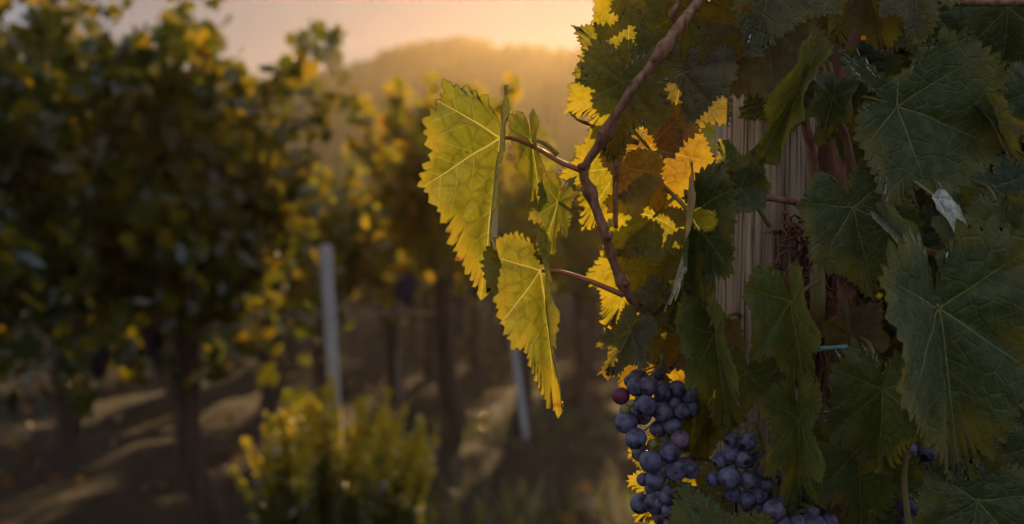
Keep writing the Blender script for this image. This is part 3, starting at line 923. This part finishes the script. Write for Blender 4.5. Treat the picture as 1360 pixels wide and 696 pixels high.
# ------------------------------------------------------------------ grape bunches of the near vine
def uv_sphere(r, nu=28, nv=18):
    th = np.linspace(0, np.pi, nv + 1)[1:-1]
    ph = np.linspace(0, 2 * np.pi, nu, endpoint=False)
    V = [(0, 0, r)] + [(r * math.sin(t) * math.cos(p), r * math.sin(t) * math.sin(p), r * math.cos(t)) for t in th for p in ph] + [(0, 0, -r)]
    j = np.arange(nu)
    t1 = np.stack([np.zeros(nu, int), 1 + j, 1 + (j + 1) % nu], -1)
    last = len(V) - 1
    t2 = np.stack([np.full(nu, last), last - nu + (j + 1) % nu, last - nu + j], -1)
    i = 1 + np.arange(nv - 2)[:, None] * nu
    q = np.stack([i + j, i + nu + j, i + nu + (j + 1) % nu, i + (j + 1) % nu], -1).reshape(-1, 4)
    return np.array(V), q, np.concatenate([t1, t2])


GV, GQ, GT = uv_sphere(0.0085)
GV[:, 2] *= 1.04
grape_me = mesh_np('grape', GV, [GQ, GT], [M['grape']])
grape_green_me = mesh_np('grape', GV, [GQ, GT], [M['grape_green']])
grape_red_me = mesh_np('grape', GV, [GQ, GT], [M['grape_red']])


def bunch(top, bottom, grapes, d, extra, seed, spread):
    """grapes: (pixel x, pixel y, pixel radius, depth offset, kind)"""
    g = np.random.default_rng(seed)
    mb = MB()
    axis = np.array([P(*top, d + 0.02), P(*[(a + b) / 2 for a, b in zip(top, bottom)], d + 0.025), P(*bottom, d + 0.02)]) - VL
    ax = spline(axis, 30)
    mb.tube(ax, np.linspace(0.002, 0.001, 30), 8)
    stem_pos = []
    placed = []
    def put(p, r, kind):
        placed.append((p, r, kind))
        q = ax[np.argmin(np.linalg.norm(ax - p + np.array([0, 0, -0.008]), axis=1))]
        mb.tube(spline([q, (q + p) / 2 + np.array([0, 0, 0.003]), p], 8), 0.0007, 5)
    for x, y, r, off, kind in grapes:
        dd = d + off
        put(P(x, y, dd) - VL, r * dd / F, kind)
    tries = 0
    while extra > 0 and tries < 4000:
        tries += 1
        t = g.uniform(0.22, 1)
        c = ax[int(t * 29)] + np.array([g.normal(0, 1), 0, g.normal(0, 0.4)]) * spread * (1 - 0.5 * t) + np.array([0, g.uniform(-0.002, 0.035), 0])
        r = 0.0085 * g.uniform(0.75, 1.0)
        if all(np.linalg.norm(c - p) > 0.82 * (r + q) for p, q, _ in placed):
            put(c, r, 'g'); extra -= 1
    b = mb.build('grape_bunch', [M['petiole_green']], vine)
    for p, r, kind in placed:
        o = link('grape', {'g': grape_me, 'u': grape_green_me, 'r': grape_red_me}[kind], b, p)
        o.scale = (r / 0.0085,) * 3
        o.rotation_euler = (g.uniform(-1.3, 1.3), g.uniform(-1.3, 1.3), g.uniform(0, 6))
    return b


Z6 = lambda x, y: (790 + x / 3.222, 480 + y / 3.222)
b1 = [(152, 85, 28, .012, 'g'), (178, 108, 42, 0, 'g'), (228, 105, 43, -.004, 'g'), (268, 55, 26, .016, 'g'), (112, 148, 38, .004, 'r'), (157, 180, 18, -.004, 'u'),
      (130, 205, 24, -.002, 'u'), (215, 190, 46, -.008, 'g'), (205, 232, 40, .008, 'g'), (135, 260, 49, 0, 'g'), (175, 330, 47, -.004, 'g'), (290, 215, 45, .004, 'g'),
      (290, 140, 38, .008, 'g'), (340, 180, 38, .012, 'g'), (352, 118, 36, .01, 'g'), (405, 150, 36, .012, 'g'), (372, 215, 36, .004, 'g'), (415, 205, 34, .01, 'g'), (330, 275, 42, .008, 'g'),
      (365, 335, 42, 0, 'g'), (245, 355, 22, 0, 'u'), (320, 392, 45, -.006, 'g'), (238, 428, 48, -.008, 'g'), (345, 470, 46, -.006, 'g'), (410, 465, 38, .004, 'g'), (208, 505, 30, .008, 'g'),
      (258, 508, 43, -.006, 'g'), (305, 570, 43, -.004, 'g'), (322, 640, 36, -.002, 'g'), (290, 610, 34, .01, 'g'), (385, 555, 38, .006, 'g'), (270, 290, 36, .014, 'g'), (360, 620, 40, .006, 'g'), (330, 700, 38, .006, 'g')]
bunch((880, 470), (892, 705), [(*Z6(x, y), r / 3.222, o_, k_) for x, y, r, o_, k_ in b1], 1.05, 26, 51, 0.016)
Z2 = lambda x, y: (920 + x / 3.55, 500 + y / 3.55)
b2 = [(185, 295, 34, .01, 'g'), (255, 310, 46, .002, 'g'), (185, 370, 46, 0, 'g'), (135, 395, 42, .006, 'g'), (240, 395, 42, -.008, 'g'), (100, 485, 38, .004, 'g'), (175, 478, 54, -.01, 'g'), (260, 488, 45, -.006, 'g'),
      (190, 555, 40, .006, 'g'), (255, 580, 42, .002, 'g'), (312, 562, 42, .006, 'g'), (305, 625, 40, .01, 'g'), (385, 632, 55, -.012, 'g'), (440, 590, 50, -.002, 'g'), (412, 700, 50, -.008, 'g'), (490, 690, 44, -.002, 'g'),
      (545, 690, 45, .004, 'g'), (595, 700, 42, .002, 'g'), (645, 690, 45, .008, 'g'), (340, 520, 42, .008, 'g'), (330, 440, 42, .008, 'g'), (340, 700, 44, .006, 'g'), (560, 640, 40, .012, 'g'), (500, 620, 40, .012, 'g')]
bunch((1005, 560), (1062, 760), [(*Z2(x, y), r / 3.55, o_, k_) for x, y, r, o_, k_ in b2], 1.05, 24, 52, 0.018)
bunch((1212, 570), (1236, 740), [(1205 + 13 * i, 600 + 24 * j + 6 * (i % 2), 15, 0.004 * (i % 2), 'g') for i in range(4) for j in range(5)], 1.09, 10, 53, 0.014)

# ------------------------------------------------------------------ wooden post and its tie
def post():
    n, k = 220, 120
    g = np.random.default_rng(17)
    zz = np.linspace(-0.35, 2.05, n)
    ang = np.linspace(0, 2 * np.pi, k, endpoint=False)
    x0 = P(1020, 110, 1.15)[0]; x1 = P(1011, 600, 1.15)[0]
    sl = (x0 - x1) / (P(0, 110, 1.15)[2] - P(0, 600, 1.15)[2])
    cx = x1 + sl * (zz - P(0, 600, 1.15)[2])
    base = 0.0405 * (1 + 0.012 * np.sin(2 * ang + 1) + 0.008 * np.sin(5 * ang))
    grain = np.convolve(g.normal(0, 1, k * 3), np.ones(3) / 3, 'same')[k:2 * k]
    V = []
    checks = [(-math.pi / 2 + 0.30, 0.016, 0.0075, 0), (-math.pi / 2 - 0.62, 0.012, 0.004, 1), (-math.pi / 2 - 1.05, 0.012, 0.003, 2), (-math.pi / 2 - 0.25, 0.01, 0.0022, 3), (-math.pi / 2 + 0.9, 0.014, 0.005, 4), (1.2, 0.03, 0.006, 5)]
    ang = ang.copy()
    ang = np.sort(np.concatenate([ang, [c[0] % (2 * np.pi) + dd for c in checks for dd in (-0.035, -0.012, 0, 0.012, 0.035)]]) % (2 * np.pi))
    base = 0.0405 * (1 + 0.012 * np.sin(2 * ang + 1) + 0.008 * np.sin(5 * ang))
    grain = np.interp(ang, np.linspace(0, 2 * np.pi, k), grain)
    k = len(ang)
    for i in range(n):
        r = base + grain * 0.0005
        for a0, w, dp, ph in checks:
            wob = 0.012 * math.sin(zz[i] * 9 + ph)
            da = (ang - (a0 + wob) + np.pi) % (2 * np.pi) - np.pi
            r = r - dp * np.clip(1 - np.abs(da) / w, 0, 1) * (0.65 + 0.35 * math.sin(zz[i] * (3 + ph) + ph * 2))
        V.append(np.stack([cx[i] + np.cos(ang) * r, 1.15 + np.sin(ang) * r, np.full(k, zz[i])], -1))
    V = np.concatenate(V)
    loc = np.array([cx[0], 1.15, -0.04])
    top = len(V); V = np.vstack([V, [[cx[-1], 1.15, zz[-1] + 0.002]]])
    i = np.arange(n - 1)[:, None] * k; j = np.arange(k)[None, :]
    q = np.stack([i + j, i + (j + 1) % k, i + k + (j + 1) % k, i + k + j], -1).reshape(-1, 4)
    jj = np.arange(k)
    t = np.stack([np.full(k, top), (n - 1) * k + jj, (n - 1) * k + (jj + 1) % k], -1)
    o = link('wooden_post', mesh_np('wooden_post', V - loc, [q, t], [M['post']]), None, loc)
    tag(o, 'weathered round wooden post with vertical cracks behind the big vine leaves', 'post')


post()


def tie():
    """teal plastic ribbon round post and trunk, knotted at the right"""
    ctl = []
    for a_ in np.linspace(-2.6, 0.2, 12):       # sweep round the front of the post
        ctl.append((0.2035 + 0.0445 * math.cos(a_ - 0.2) , 1.15 + 0.0445 * math.sin(a_ - 0.2), P(0, 478, 1.1)[2] + 0.0035 * (a_ + 1.2)))
    path = spline([P(958, 488, 1.128), P(975, 485, 1.103), P(1010, 478, 1.088), P(1050, 470, 1.075), P(1085, 464, 1.07), P(1112, 461, 1.07), P(1126, 461, 1.075)], 40)
    mb = MB()
    def strip(path, w, tw):
        n = len(path)
        V = []
        for i in range(n):
            hv = np.array([0.0, math.sin(tw[i]), math.cos(tw[i])]) * w[i]
            th = np.array([0, -0.00025, 0])
            V += [path[i] + hv + th, path[i] + th * 1.6, path[i] - hv + th, path[i] - hv - th, path[i] - th * 0.5, path[i] + hv - th]
        i = np.arange(n - 1)[:, None] * 6; j = np.arange(6)[None, :]
        q = np.stack([i + j, i + (j + 1) % 6, i + 6 + (j + 1) % 6, i + 6 + j], -1).reshape(-1, 4)
        mb.add(np.array(V), q)
    t = np.linspace(0, 1, 40)
    strip(path, 0.0036 * (1 - 0.6 * t) + 0.0006 * np.sin(t * 14), 0.4 * np.sin(t * 9))
    strip(spline([P(1108, 462, 1.07), P(1112, 470, 1.066), P(1119, 479, 1.064), P(1122, 484, 1.064)], 12), np.linspace(0.0008, 0.0034, 12), np.linspace(0, 0.6, 12))
    loc = P(1108, 462, 1.075)
    mb.V = [v - loc for v in mb.V]
    o = mb.build('plastic_tie', [M['ribbon']], None, loc)
    tag(o, 'teal plastic ribbon tied round the wooden post', 'plant tie')


tie()

# ------------------------------------------------------------------ vines of the other rows
def at(px, y_px_base=None, Y=None):
    return np.array([(px - 680.0) / F * Y, Y, 0.0])


def vine_crown(g, n_shoots, hw, z0, z1, per, droop=0.25, rowdir=(0.22, 0.97), thick=0.22):
    """leaf points along shoots rising from the cordon"""
    rd = np.array([*rowdir, 0.0]); rd /= np.linalg.norm(rd)
    cr = np.array([rd[1], -rd[0], 0])
    out = []
    for i in range(n_shoots):
        t = g.uniform(-1, 1)
        p = rd * t * hw + cr * g.normal(0, 0.06) + np.array([0, 0, z0 + g.uniform(0.0, 0.3)])
        hang = g.uniform() < droop
        top = z1 * g.uniform(0.80, 1.04) - z0
        n = int(per * g.uniform(0.8, 1.2))
        vel = np.array([0, 0, 1.0]) + cr * g.normal(0, 0.28) + rd * g.normal(0, 0.22)
        step = top / n * (0.8 if hang else 1.0)
        for s_ in range(n):
            f = s_ / n
            if hang and f > 0.35: vel = vel + np.array([0, 0, -0.09]) + cr * 0.02 * np.sign(vel @ cr)
            p = p + vel / np.linalg.norm(vel) * step
            out.append(p + g.normal(0, 1, 3) * np.array([0.07, 0.07, 0.05]) * (1.15 - 0.75 * f))
    return np.array(out)


def bg_vine(X, Y, seed, label, group, lean=0.0, hw=0.8, z0=0.85, z1=2.15, shoots=26, per=42, mat='crown_green', size=0.07, r=0.05, fork=0.0, bunches=(), hang=0.3, n_out=26, thick=0.22, low=0):
    g = np.random.default_rng(seed)
    root = thing('grapevine', (X, Y, -0.02), label, 'grapevine', group)
    mb = MB()
    h = z0 + 0.12
    pts = [(0, 0, -0.10)]
    for z in (0.12, 0.32, 0.55, h * 0.85, h):
        pts.append((lean * z / h + g.normal(0, 0.02), g.normal(0, 0.02), z))
    path = spline(pts, 36)
    tt = np.linspace(0, 1, 36)
    mb.tube(path, r * (1.25 - 0.45 * tt + 0.5 * np.exp(-(tt / 0.10) ** 2) + 0.25 * np.exp(-((tt - 1) / 0.15) ** 2)), 14, wob=0.10, seed=seed)
    for s_ in (-1, 1):          # the two arms along the row
        a0 = path[-2]
        mb.tube(spline([a0, a0 + np.array([0.22 * 0.25 * s_, 0.25 * s_, 0.06]), a0 + np.array([0.22 * hw * 0.8 * s_, hw * 0.8 * s_, 0.08])], 16), np.linspace(r * 0.7, r * 0.25, 16), 8, wob=0.1, seed=seed + 1)
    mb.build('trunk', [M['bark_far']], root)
    pos = vine_crown(g, shoots, hw, z0, z1, per, hang, thick=thick)
    pos[:, 0] += lean
    if low:
        lp = np.stack([g.normal(0, 0.28, low) + lean, g.normal(0, hw * 0.6, low), g.uniform(z0 - 0.25, z0 + 0.4, low)], -1)
        pos = np.vstack([pos, lp])
    leaf_cloud('crown', pos, size, root, M[mat], seed + 3, n_out=n_out)
    for bx, by, bz in bunches:
        m2 = MB()
        zs_ = np.linspace(0, 1, 22)
        prof = 0.055 * np.sin(np.pi * np.clip(zs_, 0.02, 0.98) ** 0.6) ** 0.7
        m2.tube(np.array([(bx + 0.004 * math.sin(9 * q_), by, bz - 0.2 * q_) for q_ in zs_]), prof, 18, wob=0.12, seed=int(g.integers(999)))
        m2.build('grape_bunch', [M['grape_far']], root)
    return root


bg_vine(-2.05, 4.7, 201, 'dark leafy vine closest on the left, its leaves filling the left edge of the picture', 'vines of the left row', hw=0.85, z0=0.95, z1=2.12, shoots=75, per=48, hang=0.5, r=0.055, low=420, bunches=[(0.35, -0.2, 0.95)])
bg_vine(-1.37, 6.3, 202, 'dark vine with a slanting thin trunk left of the yellow bush', 'vines of the left row', lean=-0.10, hw=0.6, z0=0.92, z1=2.2, shoots=80, per=46, r=0.056, hang=0.32, low=200, bunches=[(-0.35, -0.4, 0.92), (-0.12, -0.35, 0.98)])
bg_vine(-2.62, 8.3, 203, 'vine with a short dark trunk showing below the leaves at far left', 'vines of the left row', hw=0.8, z0=0.8, z1=2.6, shoots=75, per=46, r=0.065, hang=0.45, low=240)
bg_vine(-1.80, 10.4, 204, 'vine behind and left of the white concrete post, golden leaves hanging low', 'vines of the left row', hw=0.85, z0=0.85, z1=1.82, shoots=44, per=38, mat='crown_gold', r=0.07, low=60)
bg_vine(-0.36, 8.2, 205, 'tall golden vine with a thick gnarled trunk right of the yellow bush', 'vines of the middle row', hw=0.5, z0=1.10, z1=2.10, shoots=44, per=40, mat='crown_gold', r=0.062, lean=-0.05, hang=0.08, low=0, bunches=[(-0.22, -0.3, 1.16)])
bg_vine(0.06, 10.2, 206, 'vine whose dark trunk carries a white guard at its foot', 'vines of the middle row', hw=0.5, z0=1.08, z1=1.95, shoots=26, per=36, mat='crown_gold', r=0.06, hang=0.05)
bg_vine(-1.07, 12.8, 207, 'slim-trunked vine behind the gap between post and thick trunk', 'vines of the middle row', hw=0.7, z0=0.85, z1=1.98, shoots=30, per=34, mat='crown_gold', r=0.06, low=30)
bg_vine(-1.55, 11.9, 208, 'vine with a broad dark trunk directly behind the white concrete post', 'vines of the left row', hw=0.7, z0=0.85, z1=1.98, shoots=30, per=34, mat='crown_green', r=0.08, low=30)
bg_vine(-0.42, 16.2, 209, 'thin distant vine seen between the thick trunk and the white trunk guard', 'vines of the back rows', hw=0.7, z0=0.85, z1=2.0, shoots=26, per=30, mat='crown_gold', r=0.06)
bg_vine(0.58, 11.9, 210, 'distant vine just left of the big in-focus leaves, trunk in shadow', 'vines of the middle row', hw=0.6, z0=0.88, z1=1.95, shoots=26, per=32, mat='crown_green', r=0.055, low=20)
bg_vine(-2.75, 11.6, 211, 'thin dark vine trunk in the gap between the two left trunks', 'vines of the left row', hw=0.7, z0=0.8, z1=2.05, shoots=36, per=32, r=0.05)
far = [(-3.7, 12.3), (-4.7, 15.5), (-2.35, 14.4), (-0.85, 15.0), (-5.2, 12.0), (-4.2, 18.5), (-1.3, 18.5), (-0.1, 19.5), (0.9, 17.0), (-2.6, 17.0), (-3.6, 14.5), (0.35, 23.0), (-0.9, 24.0), (-2.1, 23.0), (1.2, 21.0), (-3.4, 21.0), (0.9, 28.0), (-0.4, 29.0), (-1.8, 29.5), (1.5, 33.0), (0.2, 35.0), (-1.2, 36.0), (-2.8, 34.0), (-4.4, 26.0), (1.7, 26.0), (2.2, 15.0), (2.6, 20.0), (3.4, 27.0)]
for i, (x, y) in enumerate(far):
    bg_vine(x, y, 300 + i, 'far blurred vine in the hazy back rows below the hill', 'vines in the far rows', hw=0.9, z0=0.82, z1=2.05, shoots=24, per=24, mat='crown_gold' if i % 3 else 'crown_green', size=0.10, r=0.06, n_out=14)
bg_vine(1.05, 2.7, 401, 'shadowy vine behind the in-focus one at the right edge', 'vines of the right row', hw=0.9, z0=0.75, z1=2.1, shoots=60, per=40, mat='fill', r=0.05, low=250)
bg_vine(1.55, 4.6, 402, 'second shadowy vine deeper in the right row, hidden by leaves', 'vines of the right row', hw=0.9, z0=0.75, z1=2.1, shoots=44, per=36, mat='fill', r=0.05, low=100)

# ------------------------------------------------------------------ posts, stakes, hose, bush, ground cover
conc = simple('pale_concrete', (0.42, 0.42, 0.43), (0.34, 0.33, 0.33), 25, 0.85, bump=0.3)
wht = simple('white_plastic', (0.42, 0.42, 0.46), (0.34, 0.34, 0.37), 20, 0.6)


def square_post(name, x0, x1, Y, half, zt, label, cat, mat):
    loc = np.array([x0, Y, -0.06])
    mb = MB()
    n = 14
    V = []
    for z in np.linspace(0, zt + 0.06, n):
        f = z / (zt + 0.06)
        c = np.array([(x1 - x0) * f, 0, z])
        s = half
        ch = half * 0.75
        V += [c + np.array([a * s if k_ else a * ch, b * ch if k_ else b * s, 0]) for a, b, k_ in ((1, -1, 1), (1, 1, 1), (1, 1, 0), (-1, 1, 0), (-1, 1, 1), (-1, -1, 1), (-1, -1, 0), (1, -1, 0))]
    i = np.arange(n - 1)[:, None] * 8; j = np.arange(8)[None, :]
    q = np.stack([i + j, i + (j + 1) % 8, i + 8 + (j + 1) % 8, i + 8 + j], -1).reshape(-1, 4)
    V = np.array(V)
    jj = np.arange(8); V = np.vstack([V, V[-8:].mean(0)])
    t = np.stack([np.full(8, n * 8), (n - 1) * 8 + jj, (n - 1) * 8 + (jj + 1) % 8], -1)
    mb.add(V, q, t)
    tag(mb.build(name, [mat], None, loc, smooth=False), label, cat)


Yp = 6.0
square_post('concrete_post', (457 - 680) / F * Yp, (432 - 680) / F * Yp, Yp, 0.024, 1.2 + 23 / F * Yp, 'pale leaning concrete post rising behind the yellow bush', 'post', conc)
Yp = 10.0
square_post('trunk_guard', (699 - 680) / F * Yp, (679 - 680) / F * Yp, Yp, 0.023, 0.77, 'white leaning guard strip against a dark vine trunk', 'trunk guard', wht)
Yp = 12.6
square_post('vine_stake', (531 - 680) / F * Yp, (528 - 680) / F * Yp, Yp, 0.018, 0.42, 'thin pale stake beside the slim distant vine trunk', 'stake', simple('grey_stake', (0.16, 0.16, 0.18), (0.12, 0.12, 0.13), 20))

mb = MB()
loc = np.array([-1.6, 8.9, 0.86])
mb.tube(spline([(-5.5, 8.2, 0.93), (-3.2, 8.5, 0.86), (-2.0, 8.75, 0.84), (-1.1, 8.9, 0.87), (-0.4, 8.4, 0.9)], 50) - loc, 0.009, 8)
tag(mb.build('irrigation_hose', [simple('dusty_hose', (0.16, 0.10, 0.06), (0.22, 0.15, 0.09), 20, 0.5)], None, loc), 'thin irrigation hose strung at the height of the vine trunks', 'hose')


def bush():
    g = np.random.default_rng(61)
    Y = 5.75
    root = thing('flowering_bush', ((452 - 680) / F * Y, Y, -0.03), 'feathery yellow-green bush in front of the pale concrete post', 'bush')
    tipm = crown_mat('bush_golden_tips', [(0.62, 0.46, 0.03), (0.68, 0.50, 0.04), (0.50, 0.40, 0.03)], [(0.58, 0.48, 0.03), (0.70, 0.54, 0.04), (0.44, 0.42, 0.03)], gloss=0.15, trans=0.55)  # yellow plumes, colour raised to stand in for blocked sunlight
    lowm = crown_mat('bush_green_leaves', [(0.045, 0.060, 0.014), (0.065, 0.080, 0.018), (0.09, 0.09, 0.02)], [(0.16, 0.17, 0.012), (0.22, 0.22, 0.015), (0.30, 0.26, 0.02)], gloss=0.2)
    st = MB(); lo, hi = [], []
    for i in range(92):
        x0, y0 = g.uniform(-0.25, 0.25), g.normal(0, 0.12)
        lx = x0 * 0.45 + g.normal(0, 0.045)
        h = 0.80 * g.uniform(0.62, 1.0) * (1 - 0.45 * (abs(x0) / 0.26) ** 3)
        p = spline([(x0, y0, 0), (x0 + lx * 0.4, y0 + g.normal(0, 0.02), h * 0.55), (x0 + lx, y0 + g.normal(0, 0.06), h)], 30)
        st.tube(p[::3], np.linspace(0.004, 0.0012, 10), 5)
        for s_ in range(120):
            f = g.uniform(0.15, 1.0)
            q = p[int(f * 29)] + g.normal(0, 0.024, 3) * (1.25 - 1.0 * f) * np.array([0.8, 0.8, 1])
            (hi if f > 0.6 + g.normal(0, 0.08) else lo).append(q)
    st.build('stems', [M['cane_tan']], root)
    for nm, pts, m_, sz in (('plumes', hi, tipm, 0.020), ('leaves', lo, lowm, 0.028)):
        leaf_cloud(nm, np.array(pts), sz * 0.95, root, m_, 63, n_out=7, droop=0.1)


bush()


def blades(name, n, area, h, mat, seed, label, cat):
    g = np.random.default_rng(seed)
    x = g.uniform(area[0], area[1], n); y = area[2] + (area[3] - area[2]) * g.uniform(0, 1, n) ** 1.3
    cl = np.sin(x * 2.1 + 1) * np.sin(y * 1.3) + g.normal(0, 0.5, n)
    keep = cl > -0.1
    x, y = x[keep], y[keep]; n = len(x)
    a = g.uniform(0, 6.28, n); hh = h * g.uniform(0.3, 1.0, n); ln = g.uniform(0.3, 1.6, n) * hh; w = g.uniform(0.003, 0.007, n)
    dx, dy = np.cos(a), np.sin(a)
    b = np.stack([x, y, np.full(n, -0.06)], -1)
    s = np.stack([-dy * w, dx * w, np.zeros(n)], -1)
    mid = b + np.stack([dx * ln * 0.35, dy * ln * 0.35, hh * 0.7 + 0.03], -1)
    tip = b + np.stack([dx * ln, dy * ln, hh + 0.03], -1)
    V = np.stack([b - s, b + s, mid + s * 0.7, mid - s * 0.7, tip], 1).reshape(-1, 3)
    i = np.arange(n)[:, None] * 5
    q = i + np.array([[0, 1, 2, 3]]); t = i + np.array([[3, 2, 4]])
    tag(link(name, mesh_np(name, V, [q, t], [mat], smooth=False)), label, cat, kind='stuff')


dry = crown_mat('dry_grass_blades', [(0.045, 0.031, 0.018), (0.075, 0.052, 0.028), (0.036, 0.034, 0.014)], [(0.055, 0.040, 0.015), (0.08, 0.055, 0.02), (0.05, 0.042, 0.012)], gloss=0.1)
grn = crown_mat('green_grass_blades', [(0.035, 0.060, 0.014), (0.06, 0.085, 0.02)], [(0.16, 0.20, 0.02), (0.24, 0.26, 0.03)], gloss=0.15)
blades('dry_grass', 26000, (-6, 4, 4.5, 28), 0.09, dry, 71, 'short dry grass on the soil between the vine rows', 'dry grass')
blades('green_grass', 1100, (-1.3, 1.0, 6.5, 11), 0.16, grn, 72, 'green weeds growing round the foot of the middle vines', 'grass')
g = np.random.default_rng(73)
n = 420
lp = np.stack([g.uniform(-5, 3, n), 4.5 + 20 * g.uniform(0, 1, n) ** 1.4, g.uniform(-0.02, 0.03, n)], -1)
o = leaf_cloud('fallen_leaves', lp, 0.06, None, crown_mat('fallen_leaf', [(0.16, 0.07, 0.03), (0.20, 0.12, 0.04), (0.12, 0.06, 0.03)], [(0.5, 0.22, 0.03), (0.55, 0.3, 0.04), (0.35, 0.15, 0.03)], gloss=0.04, trans=0.25), 74, n_out=14, droop=0.25)
tag(o, 'fallen yellow and brown vine leaves scattered on the soil', 'fallen leaves', kind='stuff')
